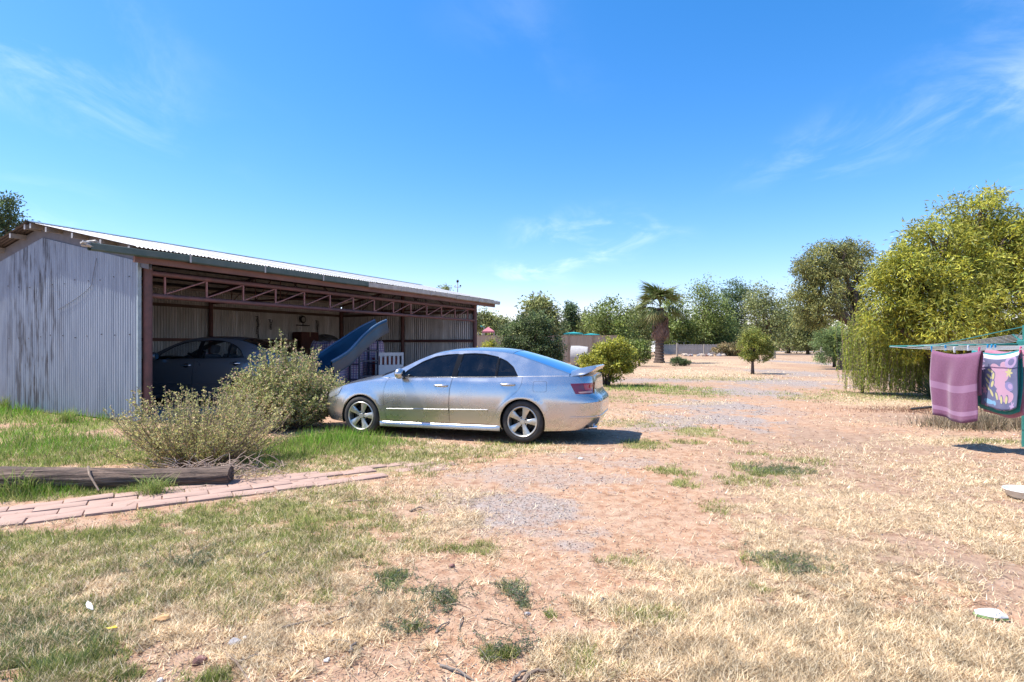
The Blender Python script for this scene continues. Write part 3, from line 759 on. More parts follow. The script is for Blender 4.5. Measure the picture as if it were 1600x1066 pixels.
def bulk_bag(x, y, w, h, label, seed):
    t = thing('woven_bag', label, 'bag', at_s(x, y), SA + seed * 0.3, 'checked woven storage bags in the shed')
    r = np.random.default_rng(seed); rows = []
    for i in range(15):
        f = i / 14; row = []
        q = 0.90 + 0.16 * math.sin(PI * min(f * 1.1, 1)) - (0.12 if f > 0.95 else 0)
        for k in range(40):
            ph = 2 * PI * k / 40; c, s_ = math.cos(ph), math.sin(ph)
            R = w / 2 / (abs(c) ** 5 + abs(s_) ** 5) ** 0.2 * q * (1 + 0.03 * math.sin(5 * ph + 9 * f + seed) + r.uniform(-.006, .006))
            row.append((R * c, R * s_, f * h + (0.03 * math.sin(3 * ph + seed) if f > 0.9 else 0)))
        rows.append(row)
    rows.append([(p[0] * 0.6, p[1] * 0.6, p[2] - 0.03) for p in rows[-1]]); rows.append([(p[0] * 0.05, p[1] * 0.05, p[2] + 0.02) for p in rows[-1]])
    mb = MB(); mb.grid(rows, True); mb.build('sack', CK, t, True)
    for q in range(4):
        mb = MB(); a = PI / 4 + q * PI / 2; R = w * 0.52
        mb.tube([(R * math.cos(a - .2), R * math.sin(a - .2), h - .04), (R * .9 * math.cos(a), R * .9 * math.sin(a), h + .05), (R * math.cos(a + .2), R * math.sin(a + .2), h - .04)], 0.012, 5)
        mb.build('lifting_loop', LW, t)
bulk_bag(7.15, 2.15, 0.95, 1.50, 'bulging checked woven bag under the high end of the slide', 1)
bulk_bag(8.35, 2.35, 0.90, 1.48, 'checked woven bag standing behind the blue steel rack', 2)
bulk_bag(9.45, 2.35, 0.90, 1.52, 'checked woven bag standing beside the white slatted panel', 3)
# blue steel rack in front of the bags
rk = thing('steel_rack', 'dark blue steel rack frame in front of checked bags', 'rack', at_s(7.95, 1.45), SA)
bl = mat('dark_blue_steel', (0.035, 0.045, 0.085), 0.5, var=0.3)
for x in (-0.35, 0.55):
    mb = MB()
    for y in (-0.2, 0.2): mb.box(x - 0.025, x + 0.025, y - 0.025, y + 0.025, 0, 1.52)
    for z in (0.25, 0.75, 1.2): mb.box(x - 0.02, x + 0.02, -0.175, 0.175, z, z + 0.04)
    mb.build('end_frame', bl, rk)
for z in (0.35, 0.85, 1.18):
    mb = MB(); mb.box(-0.325, 0.525, -0.22, -0.18, z, z + 0.045); mb.build('rail', bl, rk)
# white slatted panel
wp = thing('slatted_panel', 'white plastic panel with upright slats in the shed', 'panel', at_s(9.0, 1.15), SA - 0.35)
wm = mat('white_plastic', (0.62, 0.63, 0.64), 0.5, var=0.12)
mb = MB(); mb.box(-0.55, 0.55, -0.02, 0.02, 1.02, 1.14, 0.008); mb.build('rail', wm, wp)
mb = MB(); mb.box(-0.55, 0.55, -0.02, 0.02, 0.0, 0.72, 0.008); mb.build('rail', wm, wp)
for k in range(7):
    mb = MB(); x = -0.51 + k * 0.17; mb.box(x - 0.04, x + 0.04, -0.015, 0.015, 0.722, 1.018); mb.build('slat', wm, wp)
rd = mat('red_crate_plastic', (0.30, 0.05, 0.04), 0.5)
t = thing('red_crate', 'dark red plastic crate behind the white slatted panel', 'crate', at_s(9.25, 1.5), SA - 0.35)
mb = MB(); mb.box(-0.4, 0.4, -0.18, 0.18, 0, 0.03)
for (a, b_, c, d) in ((-0.4, 0.4, -0.2, -0.181), (-0.4, 0.4, 0.181, 0.2), (-0.42, -0.401, -0.2, 0.2), (0.401, 0.42, -0.2, 0.2)): mb.box(a, b_, c, d, 0, 0.95)
mb.build('shell', rd, t)
mb = MB(); mb.box(-0.43, 0.43, -0.215, -0.201, 0.9, 0.96); mb.box(-0.43, 0.43, 0.201, 0.215, 0.9, 0.96); mb.build('rim', rd, t)
# trestle bench under the slide's low end
tb = thing('timber_bench', 'rough timber bench carrying the low end of slide', 'bench', at_s(5.35, 1.15), SA)
tm = mat('raw_pine', (0.32, 0.19, 0.09), 0.8, var=0.35, scale=6)
mb = MB(); mb.box(-0.6, 0.6, -0.5, 0.5, 0.62, 0.67); mb.build('top', tm, tb)
for sx in (-0.52, 0.52):
    for sy in (-0.42, 0.42):
        mb = MB(); mb.box(sx - .035, sx + .035, sy - .035, sy + .035, 0, 0.618); mb.build('leg', tm, tb)
# the blue slide: lofted chute between a near and a far rim
near = [(518, 566, 13.6), (532, 558, 13.9), (544, 550, 14.2), (555, 539, 14.6), (568, 525, 15.0), (582, 513, 15.4), (593, 506, 15.75), (604, 501, 16.0)]
farr = [(480, 566, 14.2), (494, 557, 14.45), (507, 549, 14.8), (520, 540, 15.15), (534, 531, 15.55), (549, 521, 15.95), (567, 510, 16.3), (586, 501, 16.6)]
rows = []; rims = [[], []]
npts = 26
def lerp_pts(L, t):
    xs = np.linspace(0, 1, len(L)); A = np.array([P(*q) for q in L]); return Vector([float(ci(xs, A[:, j], t)) for j in range(3)])
for i in range(npts):
    t = i / (npts - 1)
    a, b_ = lerp_pts(near, t), lerp_pts(farr, t)
    a2, b2 = lerp_pts(near, min(t + .02, 1)), lerp_pts(near, max(t - .02, 0))
    tang = (a2 - b2).normalized(); wv = b_ - a; wid = wv.length; wv.normalize()
    nrm = tang.cross(wv).normalized()
    if nrm.z > 0: nrm = -nrm
    dep = 0.33
    c = [(-0.035, 0.03), (-0.03, -0.012), (0.0, -0.02), (0.03, 0.0), (0.05, 0.10), (0.07, dep * 0.8), (0.11, dep), (wid * 0.5, dep + 0.015), (wid - 0.11, dep), (wid - 0.07, dep * 0.8), (wid - 0.05, 0.10), (wid - 0.03, 0), (wid, -0.02), (wid + 0.03, -0.012), (wid + 0.035, 0.03),
         (wid + 0.005, 0.03), (wid - 0.012, 0.05), (wid - 0.025, 0.11), (wid - 0.04, dep * 0.85), (wid - 0.09, dep + 0.03), (wid * 0.5, dep + 0.045), (0.09, dep + 0.03), (0.04, dep * 0.85), (0.025, 0.11), (0.012, 0.05), (-0.005, 0.03)]
    rows.append([a + wv * u + nrm * v for u, v in c])
mb = MB(); mb.grid(rows, True)
sl = thing('playground_slide', 'wavy blue plastic playground slide propped inside the shed', 'slide', (rows[0][7].x, rows[0][7].y, rows[0][7].z))
loc = sl.location.copy()
mb.v = [tuple(Vector(v) - loc) for v in mb.v]
slm = mat('blue_slide_plastic', (0.006, 0.05, 0.10), 0.42, var=0.25, scale=3)
mb.build('chute', slm, sl, True, 45)
mb = MB(); rim = [Vector(rows[i][2]) - loc for i in range(npts)]; mb.tube(rim, 0.026, 8); mb.build('rim', mat('pale_slide_rim', (0.10, 0.17, 0.26), 0.4), sl, True)  # both rims are coloured paler than the chute
mb = MB(); rim = [Vector(rows[i][12]) - loc for i in range(npts)]; mb.tube(rim, 0.026, 8); mb.build('rim', mat('pale_slide_rim_far', (0.10, 0.17, 0.26), 0.4), sl, True)
# chains and tools on the back wall
dkm = mat('black_iron', (0.03, 0.028, 0.027), 0.6, 0.4)
def chain(x, n, z0, label):
    t = thing('hanging_chain', label, 'chain', at_s(x, SD - 0.12, z0), SA)
    mb = MB(); mb.tube([(0, 0.11, 0.03), (0, -0.01, 0.03)], 0.012, 6); mb.build('hook', dkm, t)
    r = random.Random(int(x * 10))
    lk = MB(); lk.tube([(0.026 * math.cos(a), 0, 0.05 * math.sin(a)) for a in np.linspace(0, 2 * PI, 11)], 0.010, 5, False); lme = lk.mesh('chain_link', dkm, True)
    for k in range(n):
        o = link(bpy.data.objects.new('chain_link', lme), t); o.location = ((k % 2) * 0.05 + r.uniform(-.03, .03), 0, -0.02 - (k // 2) * 0.095); o.rotation_euler = (0, r.uniform(-.3, .3), (k % 2) * 0.9)
chain(8.35, 18, 2.55, 'long rusty chain bunched on the back iron wall')
chain(8.95, 8, 2.45, 'short rusty chain hung next to the longer chain')
t = thing('hanging_scale', 'round dial spring balance hung on the back iron wall', 'tool', at_s(10.55, SD - 0.14, 2.55), SA)
mb = MB(); mb.lathe([(0, 0.03), (0.13, 0.03), (0.15, 0.015), (0.15, -0.03), (0, -0.03)], 20, Matrix.Rotation(PI / 2, 4, 'X')); mb.build('dial', dkm, t, True, 40)
mb = MB(); mb.box(-0.35, 0.35, -0.02, 0.02, -0.26, -0.22); mb.tube([(0, 0, -0.14), (0, 0, -0.22)], 0.012, 6); mb.tube([(0, 0.13, 0.16), (0, 0, 0.16), (0, 0, 0.14)], 0.01, 6); mb.build('beam', dkm, t)
mb = MB(); mb.lathe([(0, 0.034), (0.10, 0.034)], 20, Matrix.Rotation(PI / 2, 4, 'X')); mb.build('face', M['gutterw'], t)
chain(11.35, 10, 2.5, 'rusty chain hung beside the round dial balance')
# ------------------------------------------------------------------ sedans
def paint(name, col, metal=0.75, rough=0.3, coat=0.8):
    m, nt, N, L, b = nodes_of(name)
    f = ramp(nt, nz(nt, 2.5, 5), 0.3, 0.7, 0.0, 0.10)
    L.new(mixc_(nt, f, col, tuple(c * 0.75 for c in col)), b.inputs['Base Color'])
    b.inputs['Metallic'].default_value = metal; 
    L.new(ramp(nt, nz(nt, 4, 6), 0.3, 0.7, rough - 0.03, rough + 0.08), b.inputs['Roughness'])
    b.inputs['Coat Weight'].default_value = coat; b.inputs['Coat Roughness'].default_value = 0.05
    return m
def tinted(name, t):
    m, nt, N, L, b = nodes_of(name)
    tr = N.new('ShaderNodeBsdfTransparent'); tr.inputs[0].default_value = (t, t * 1.04, t * 1.08, 1)
    gl = N.new('ShaderNodeBsdfGlossy'); gl.inputs['Roughness'].default_value = 0.02; gl.inputs['Color'].default_value = (0.9, 0.95, 1, 1)
    lw = N.new('ShaderNodeFresnel'); lw.inputs['IOR'].default_value = 1.55
    mx = N.new('ShaderNodeMixShader'); L.new(lw.outputs[0], mx.inputs[0]); L.new(tr.outputs[0], mx.inputs[1]); L.new(gl.outputs[0], mx.inputs[2])
    # a film of dust
    df = N.new('ShaderNodeBsdfDiffuse'); df.inputs[0].default_value = (0.35, 0.33, 0.30, 1)
    m2 = N.new('ShaderNodeMixShader'); L.new(ramp(nt, nz(nt, 6, 5), 0.4, 0.8, 0.0, 0.03), m2.inputs[0])
    L.new(mx.outputs[0], m2.inputs[1]); L.new(df.outputs[0], m2.inputs[2])
    L.new(m2.outputs[0], N['Material Output'].inputs['Surface'])
    return m
M['glass'] = tinted('tinted_glass', 0.13); M['clearglass'] = tinted('clear_glass', 0.8)
M['rubber'] = mat('tyre_rubber', (0.025, 0.024, 0.023), 0.8, var=0.3, scale=12, col2=(0.05, 0.043, 0.037))
M['blacktrim'] = mat('black_trim', (0.006, 0.006, 0.007), 0.3, spec=0.25)
M['underbody'] = mat('underbody_black', (0.012, 0.012, 0.012), 0.9)
M['seat'] = mat('grey_seat_cloth', (0.10, 0.10, 0.105), 0.9)
M['alloy'] = mat('alloy_wheel', (0.60, 0.58, 0.52), 0.35, 0.7, var=0.15, scale=8)
M['chrome'] = mat('chrome', (0.75, 0.76, 0.78), 0.12, 1.0, var=0.05)
M['tailred'] = mat('tail_lamp_red', (0.50, 0.015, 0.012), 0.12, coat=1.0, var=0.4, scale=14)
M['taildark'] = mat('tail_lamp_dark', (0.16, 0.010, 0.025), 0.12, coat=1.0)
M['tailclear'] = mat('tail_lamp_clear', (0.55, 0.32, 0.26), 0.15, coat=1.0)
M['headlamp'] = mat('headlamp_lens', (0.45, 0.46, 0.46), 0.1, 0.5, coat=1.0)

def inside(poly, x, y):
    c = False; n = len(poly)
    for i in range(n):
        x1, y1 = poly[i]; x2, y2 = poly[i - 1]
        if (y1 > y) != (y2 > y) and x < (x2 - x1) * (y - y1) / (y2 - y1) + x1: c = not c
    return c
def dens(poly, step):
    out = []
    n = len(poly)
    for i in range(n):
        a, b = poly[i], poly[(i + 1) % n]
        k = max(1, int(math.hypot(b[0] - a[0], b[1] - a[1]) / step))
        out += [(a[0] + (b[0] - a[0]) * j / k, a[1] + (b[1] - a[1]) * j / k) for j in range(k)]
    return out
def rnd(poly, r, seg=4):
    """round the corners of a polygon"""
    out = []; n = len(poly)
    for i in range(n):
        p0, p, p1 = Vector(poly[i - 1]), Vector(poly[i]), Vector(poly[(i + 1) % n])
        d0 = (p0 - p); d1 = (p1 - p)
        k = min(r, d0.length * 0.45, d1.length * 0.45)
        a = p + d0.normalized() * k; b = p + d1.normalized() * k
        for j in range(seg + 1):
            t = j / seg; q = a * (1 - t) ** 2 + p * 2 * t * (1 - t) + b * t * t
            out.append((q.x, q.y))
    return out
def cdt_patch(poly, holes, fn, step=0.045, lip=0.0, lipdir=None, side=1):
    """triangulated patch over an outline in the plane, mapped onto a curved skin"""
    loops = [dens(poly, step * 0.7)] + [dens(h, step * 0.7) for h in holes]
    vs, es = [], []
    for Lp in loops:
        k = len(vs); vs += [Vector(p) for p in Lp]; es += [(k + i, k + (i + 1) % len(Lp)) for i in range(len(Lp))]
    allb = np.array([(v.x, v.y) for v in vs])
    x0, y0 = allb.min(0); x1, y1 = allb.max(0)
    for x in np.arange(x0 + step * .5, x1, step):
        for y in np.arange(y0 + step * .5, y1, step):
            if np.min((allb[:, 0] - x) ** 2 + (allb[:, 1] - y) ** 2) > (step * 0.4) ** 2 and inside(loops[0], x, y) and not any(inside(h, x, y) for h in loops[1:]):
                vs.append(Vector((x, y)))
    V, E_, F, *_ = delaunay_2d_cdt(vs, es, [], 0, 1e-5)
    mb = MB(); pts = [fn(v.x, v.y) for v in V]; nor = []
    for v in V:
        e = 0.004
        da = Vector(fn(v.x + e, v.y)) - Vector(fn(v.x - e, v.y)); db = Vector(fn(v.x, v.y + e)) - Vector(fn(v.x, v.y - e))
        n_ = da.cross(db)
        n_ = n_.normalized() if n_.length > 1e-12 else Vector((0, 1, 0))
        if n_.y < -0.02 or (abs(n_.y) <= 0.02 and n_.x * (fn(v.x, v.y)[0] - 1.3) < 0): n_ = -n_
        nor.append((n_.x, n_.y * side, n_.z))
    fs = []
    for f in F:
        cx_ = sum(V[i].x for i in f) / len(f); cy_ = sum(V[i].y for i in f) / len(f)
        if inside(loops[0], cx_, cy_) and not any(inside(h, cx_, cy_) for h in loops[1:]): fs.append(tuple(f))
    if side < 0: pts = [(p[0], -p[1], p[2]) for p in pts]
    out_f = []
    for f in fs:
        a_, b_, c_ = (Vector(pts[i]) for i in f[:3])
        out_f.append(f if (b_ - a_).cross(c_ - a_).dot(Vector(nor[f[0]]) + Vector(nor[f[1]]) + Vector(nor[f[2]])) >= 0 else f[::-1])
    mb.add(pts, out_f)
    if lip:
        for Lp in loops:
            q = [fn(*p) for p in Lp]
            if side < 0: q = [(p[0], -p[1], p[2]) for p in q]
            mb.grid([q, [(p[0], p[1] - side * lip, p[2]) for p in q]], True)
    mb.n = nor + [(0, 0, 0)] * (len(mb.v) - len(nor))
    return mb

def wheel_meshes(R=0.327, w=0.215, rimR=0.232):
    ty = MB(); hw = w / 2
    Rx = Matrix.Rotation(-PI / 2, 4, 'X')            # lathe z -> car +y (outward on the left)
    ty.lathe([(rimR - 0.02, hw - 0.03), (rimR, hw - 0.008), (rimR + 0.03, hw), (rimR + 0.065, hw - 0.004), (R - 0.016, hw - 0.018), (R - 0.004, hw - 0.038), (R, hw - 0.06), (R, -hw + 0.06), (R - 0.005, -hw + 0.03), (R - 0.04, -hw), (rimR, -hw), (rimR - 0.02, -hw + 0.03)], 48, Rx)
    tyre = ty.mesh('tyre', M['rubber'], True, 40)
    rm = MB()
    rm.lathe([(rimR + 0.003, hw - 0.006), (rimR - 0.006, hw + 0.001), (rimR - 0.018, hw - 0.008), (rimR - 0.026, hw - 0.05), (rimR - 0.03, -hw + 0.04), (rimR - 0.02, -hw + 0.03)], 48, Rx)
    # five broad paddle spokes
    for k in range(5):
        a = PI / 2 + k * 2 * PI / 5
        prof = [(0.045, 0.030), (0.08, 0.030), (0.13, 0.040), (0.18, 0.052), (rimR - 0.016, 0.060)]
        rows = []
        for (r, hwid) in prof:
            dep = hw - 0.030 + 0.016 * (r / rimR)
            rows.append([(r, -hwid, dep - 0.03), (r, -hwid, dep - 0.006), (r, -hwid * 0.8, dep), (r, hwid * 0.8, dep), (r, hwid, dep - 0.006), (r, hwid, dep - 0.03)])
        rm.grid([[Rx @ (Matrix.Rotation(a, 4, 'Z') @ Vector(p)) for p in rr_] for rr_ in rows])
    rm.lathe([(0, hw - 0.018), (0.032, hw - 0.018), (0.036, hw - 0.026), (0.075, hw - 0.032), (0.08, hw - 0.06)], 24, Rx)
    rim = rm.mesh('rim', M['alloy'], True, 35)
    dk_ = MB(); dk_.lathe([(0, hw - 0.075), (0.15, hw - 0.075), (0.15, hw - 0.095), (rimR - 0.03, hw - 0.12), (0, hw - 0.12)], 32, Rx)
    for k in range(5):
        a = PI / 2 + PI / 5 + k * 2 * PI / 5
        dk_.lathe([(0, hw - 0.022), (0.011, hw - 0.022), (0.011, hw - 0.04)], 8, Rx @ Matrix.Translation((0.058 * math.cos(a), 0.058 * math.sin(a), 0)))
    brake = dk_.mesh('brake_disc', M['blacktrim'], True, 35)
    return tyre, rim, brake
WH = wheel_meshes()

def sedan(name, label, origin, rz, pm, plate=None, full=True):
    car = thing(name, label, 'car', origin, rz)
    # nose and tail profile along the height, plan rounding
    XFz, XFx = [.10, .22, .35, .50, .63, .72, .80, .90, 1.1], [3.54, 3.62, 3.68, 3.69, 3.66, 3.60, 3.50, 3.40, 3.3]
    XRz, XRx = [.10, .22, .35, .55, .68, .73, .80, .95, 1.1], [-.96, -1.04, -1.12, -1.165, -1.15, -1.10, -1.07, -1.06, -1.03]
    Wz, Wx = [.10, .17, .24, .34, .46, .60, .72, .80, .85, .90, .96, 1.02, 1.10], [.80, .835, .868, .888, .902, .908, .903, .893, .884, .872, .846, .82, .79]
    ZSx, ZSz = [-1.3, -1.0, -.6, -.1, .5, 1.2, 1.9, 2.3, 2.6, 2.9, 3.2, 3.45, 3.8], [1.015, 1.02, 1.02, 1.01, .992, .978, .965, .948, .915, .868, .800, .735, .66]
    def zs(x): return float(ci(ZSx, ZSz, x))
    def zb(x): return float(np.interp(x, [-1.2, -.9, -.4, .4, 2.4, 3.1, 3.7], [.27, .215, .19, .17, .17, .20, .23]))
    def par(z):
        xf, xr = float(ci(XFz, XFx, z)), float(ci(XRz, XRx, z)); return (xf + xr) / 2, (xf - xr) / 2
    def nexp(xi): return 4.6 if xi > 0 else 5.6
    def SY(x, z):
        c, a = par(z); xi = (x - c) / a; n = nexp(xi)
        w = float(ci(Wz, Wx, z))
        y = w * max(1 - min(abs(xi), 1.0) ** n, 0.0) ** (1 / n)
        # arch flare
        for ax in (0.0, 2.765):
            d = math.hypot(x - ax, z - 0.325)
            y += 0.012 * math.exp(-((d - 0.37) / 0.05) ** 2) * (1 if z > .2 else 0)
        return y
    XB, XF_ = -0.72, 3.02
    side_fn = lambda x, z: (x, SY(x, z), z)
    def arc(cx_, R, a0, a1, n=26, cz=0.325):
        return [(cx_ + R * math.cos(a0 + (a1 - a0) * i / n), cz + R * math.sin(a0 + (a1 - a0) * i / n)) for i in range(n + 1)]
    RA = 0.352
    def a_at(z): return math.asin((z - 0.325) / RA)
    outline = [(XB, zb(XB))]
    ra = a_at(zb(-.34)); outline += arc(0.0, RA, PI - ra, ra)
    fa = a_at(0.20); outline += [(0.37, .24), (2.39, .24)]
    outline += arc(2.765, RA, PI - fa, fa)
    outline += [(XF_, zb(XF_))] if XF_ > 2.765 + RA * math.cos(fa) else []
    XF2 = 3.16
    outline += [(XF2, zb(XF2))]
    outline += [(x, zs(x)) for x in np.linspace(XF2, XB, 40)]
    bl_ = lambda x: zs(x) - 0.002
    fdoor = [(2.30, .905), (2.335, .80), (2.35, .66), (2.325, .42), (2.29, .268), (1.192, .262), (1.197, .55), (1.185, .80), (1.155, bl_(1.155))] + [(x, bl_(x)) for x in np.linspace(1.25, 2.24, 8)]
    rdoor = [(1.149, bl_(1.149)), (1.179, .80), (1.191, .55), (1.186, .262), (.56, .272), (.50, .31), (.455, .40), (.40, .50), (.30, .60), (.17, .71), (.07, .80), (.02, .88), (.005, bl_(.005))] + [(x, bl_(x)) for x in np.linspace(.1, 1.05, 8)]
    fuel = rnd([(-.165, .945), (-.375, .945), (-.375, .785), (-.165, .785)], 0.03)
    for sd in (1, -1):
        holes = [fdoor, rdoor] + ([fuel] if sd > 0 else [])
        if not full and sd < 0: holes = []
        cdt_patch(outline, holes, side_fn, 0.05, 0.02, None, sd).build('body_side', pm, car, True, 40)
        if not full and sd < 0: continue
        def shrink(poly, k):
            c = Vector((sum(p[0] for p in poly) / len(poly), sum(p[1] for p in poly) / len(poly)))
            out = []
            for p in poly:
                v = Vector(p) - c; out.append(tuple(c + v * (1 - k / v.length)))
            return out
        for nm, poly, hx, hz in (('front_door', fdoor, 1.335, .852), ('rear_door', rdoor, .232, .890)):
            d = cdt_patch(shrink(poly, 0.0045), [], side_fn, 0.05, 0.02, None, sd).build(nm, pm, car, True, 40)
            # handle: recess cup and bar
            cup = [(hx + 0.062 * math.cos(t), hz - 0.008 + 0.044 * math.sin(t)) for t in np.linspace(0, 2 * PI, 20, endpoint=False)]
            mbh = cdt_patch(cup, [], lambda x, z: (x, SY(x, z) + 0.0025, z), 0.03, 0, None, sd); mbh.build('handle_recess', M['blacktrim'] if not full else pm, d, True)
            mbh = MB(); yy = [SY(hx + q, hz) + o_ for q, o_ in ((-.115, .006), (-.09, .028), (-.03, .036), (.05, .036), (.09, .028), (.118, .006))]
            mbh.tube([(hx + q, sd * y_, hz) for q, y_ in zip((-.115, -.09, -.03, .05, .09, .118), yy)], [.012, .015, .017, .017, .015, .012], 8); mbh.build('handle', M['chrome'] if not full else pm, d, True)
            # protective moulding
            xr_ = (2.28, 1.20) if nm == 'front_door' else (1.175, .545)
            z0 = lambda x: .448 + (2.28 - x) * 0.020
            rows = [[(x, sd * (SY(x, z0(x) + h) + o_), z0(x) + h) for h, o_ in ((-.022, 0), (-.018, .012), (.012, .014), (.02, 0))] for x in np.linspace(*xr_, 12)]
            mbh = MB(); mbh.grid(rows); mbh.build('moulding', pm, d, True, 50)
            if full and sd > 0 and nm == 'front_door':
                cu = bpy.data.curves.new('lettering', 'FONT'); cu.body = 'AURION'; cu.size = 0.048; cu.extrude = 0.001; cu.space_character = 1.2
                ot = bpy.data.objects.new('lettering', cu); COL.objects.link(ot)
                dg = bpy.context.evaluated_depsgraph_get(); met = bpy.data.meshes.new_from_object(ot.evaluated_get(dg)); bpy.data.objects.remove(ot)
                met.materials.clear(); met.materials.append(M['chrome'])
                o = link(bpy.data.objects.new('lettering', met), d)
                o.matrix_local = Matrix.Translation((2.25, SY(2.1, .49) + 0.004, .478)) @ Matrix.Rotation(PI - 0.02, 4, 'Z') @ Matrix.Rotation(PI / 2, 4, 'X')
        if sd > 0:
            cdt_patch(shrink(fuel, 0.004), [], side_fn, 0.05, 0.015, None, sd).build('fuel_flap', pm, car, True, 40)
        # sill skirt, stepped out and lower
        rows = []
        for x in np.linspace(.36, 2.42, 30):
            e = min((x - .36), (2.42 - x)); f_ = min(1, e / .08)
            y = SY(x, .25)
            rows.append([(x, sd * (y - .02), .262), (x, sd * (y + .012 * f_), .25), (x, sd * (y + .026 * f_), .225), (x, sd * (y + .022 * f_), .175), (x, sd * (y - .03), .155), (x, sd * (y - .2), .16)])
        mb = MB(); mb.grid(rows); mb.build('side_skirt', pm, car, True, 50)
    # ---- nose and tail wraps
    def phi_pt(u, z, rear, off=0.0):
        c, a = par(z); xb = XB if rear else XF2
        xi = (xb - c) / a; n = nexp(xi)
        ph0 = math.acos(min(abs(xi) ** (n / 2), 1.0))
        ph = ph0 * (1 - min(max(u, 0.0), 1.0))
        w = float(ci(Wz, Wx, z)) + off
        x = c + (-1 if rear else 1) * (a + off) * math.cos(ph) ** (2 / n)
        return (x, w * math.sin(ph) ** (2 / n), z)
    def u_of_x(x, z, rear):
        lo, hi = 0.0, 1.0
        for _ in range(40):
            m_ = (lo + hi) / 2
            X_ = phi_pt(m_, z, rear)[0]
            if (X_ > x) == rear: lo = m_
            else: hi = m_
        return lo
    us = 1 - (1 - np.linspace(0, 1, 34)) ** 1.0
    for rear in (True, False):
        def zrow(t, u):
            xm = phi_pt(u, .6, rear)[0]; return zb(xm) + (zs(xm) - .0 - zb(xm)) * t
        ts = np.linspace(0, 1, 25)
        def rows_for(t0, t1):
            R = []
            for t in np.linspace(t0, t1, 14):
                half = [phi_pt(u, zrow(t, u), rear) for u in us]
                R.append(half + [(p[0], -p[1], p[2]) for p in half[::-1][1:]])
            return R
        mid = 0.50 if rear else 0.62
        mb = MB(); mb.grid(rows_for(0, mid)); mb.build('rear_bumper' if rear else 'front_bumper', pm, car, True, 50)
        mb = MB(); mb.grid(rows_for(mid + 0.004, 1)); mb.build('tail_panel' if rear else 'nose_panel', pm, car, True, 50)
        mb = MB(); rr_ = []
        for t in (-0.004, 0.0): pass
        # cap: bonnet or boot lid
        edge = []
        if rear: xsd = np.linspace(-0.45, XB, 7)[:-1]
        else: xsd = np.linspace(2.30, XF2, 14)[:-1]
        for x in xsd: edge.append((x, SY(x, zs(x)), zs(x)))
        for u in us: edge.append(phi_pt(u, zrow(1, u), rear))
        cr = 0.055 if rear else 0.085
        rows = []
        for (x, y, z) in edge:
            k = (y / 0.82); row = []
            for w in np.linspace(0, 2, 25):
                q = 1 - w; row.append((x, y * q, z + cr * (k ** 1.0) * (1 - q * q) ** 0.8))
            rows.append(row)
        mb.grid(rows); mb.build('boot_lid' if rear else 'bonnet', pm, car, True, 60)
    # rear lower lip / diffuser
    rows = [[phi_pt(u, z, True, o_) for u in np.linspace(0.0, 1, 24)] for z, o_ in ((.425, -.004), (.42, .010), (.40, .012), (.39, -.004))]
    mb = MB(); mb.grid([r + [(p[0], -p[1], p[2]) for p in r[::-1][1:]] for r in rows]); mb.build('bumper_strip', M['blacktrim'] if not full else pm, car, True, 50)
    # lamps
    for sd in (1, -1):
        z_ = .84
        zx = lambda x, z: (u_of_x(x, z, True), z)
        def lamp(nm, poly, m_, off):
            cdt_patch(poly, [], lambda u, z: phi_pt(u, z, True, off), 0.03, 0, None, sd).build(nm, m_, car, True)
        A = zx(-.735, .915)
        u1 = u_of_x(-.74, .91, True); u2 = u_of_x(-1.035, .915, True)
        lamp('tail_light', [(0.0, .915), (u2, .925), (min(u2 + .22, .8), .925), (min(u2 + .16, .7), .77), (u_of_x(-1.0, .765, True), .757), (u_of_x(-.80, .765, True), .762)], M['taildark'], 0.006)
        lamp('tail_light_reflector', [(u_of_x(-.90, .88, True), .915), (u2, .918), (min(u2 + .12, .6), .915), (min(u2 + .10, .6), .815), (u_of_x(-.93, .82, True), .812)], M['tailred'], 0.009)
        lamp('reversing_light', [(u_of_x(-.83, .79, True), .792), (u_of_x(-1.0, .79, True), .806), (min(u2 + .08, .6), .800), (min(u2 + .06, .6), .775), (u_of_x(-.86, .77, True), .770)], M['tailclear'], 0.009)
        uf = lambda x, z: u_of_x(x, z, False)
        cdt_patch([(0.02, .79), (.30, .70), (.42, .64), (.30, .60), (.08, .66)], [], lambda u, z: phi_pt(u, z, False, .006), 0.03, 0, None, sd).build('headlight', M['headlamp'], car, True)
    cdt_patch([(.45, .63), (1.0, .66), (1.0, .56), (.50, .555)], [], lambda u, z: phi_pt(u, z, False, .005), 0.04).build('grille', M['blacktrim'], car, True)
    mb = MB()
    mb.tube([(-.95, .50, .225), (-1.09, .50, .235)], 0.032, 12); mb.build('exhaust_tip', M['chrome'], car, True, 40)
    # ---- greenhouse
    RX = [-.72, -.45, -.1, .22, .45, .70, 1.0, 1.30, 1.56, 1.80, 2.05, 2.25, 2.45]
    RZ = [1.045, 1.135, 1.255, 1.352, 1.386, 1.402, 1.405, 1.388, 1.338, 1.245, 1.125, 1.03, .955]
    def rz_(x): return float(ci(RX, RZ, x))
    def GYf(x, z): return 0.805 - 0.42 * max(z - 0.97, 0) ** 1.08 - 0.035 * ((x - .9) / 1.5) ** 2
    g_out = [(x, rz_(x)) for x in np.linspace(2.45, -.70, 60)] + [(x, zs(x) - 0.005) for x in np.linspace(-.70, 2.45, 30)]
    lo = lambda x: zs(x) + 0.012
    fw = rnd([(2.07, lo(2.07)), (1.97, 1.085), (1.72, 1.222), (1.50, 1.302), (1.30, 1.338), (1.115, 1.350), (1.185, lo(1.185))], 0.025)
    rw = rnd([(1.100, lo(1.1)), (1.035, 1.352), (.85, 1.353), (.66, 1.342), (.44, 1.305), (.462, lo(.46))], 0.025)
    qw = rnd([(.435, lo(.435)), (.412, 1.29), (.30, 1.235), (.19, 1.15), (.10, lo(.10))], 0.022)
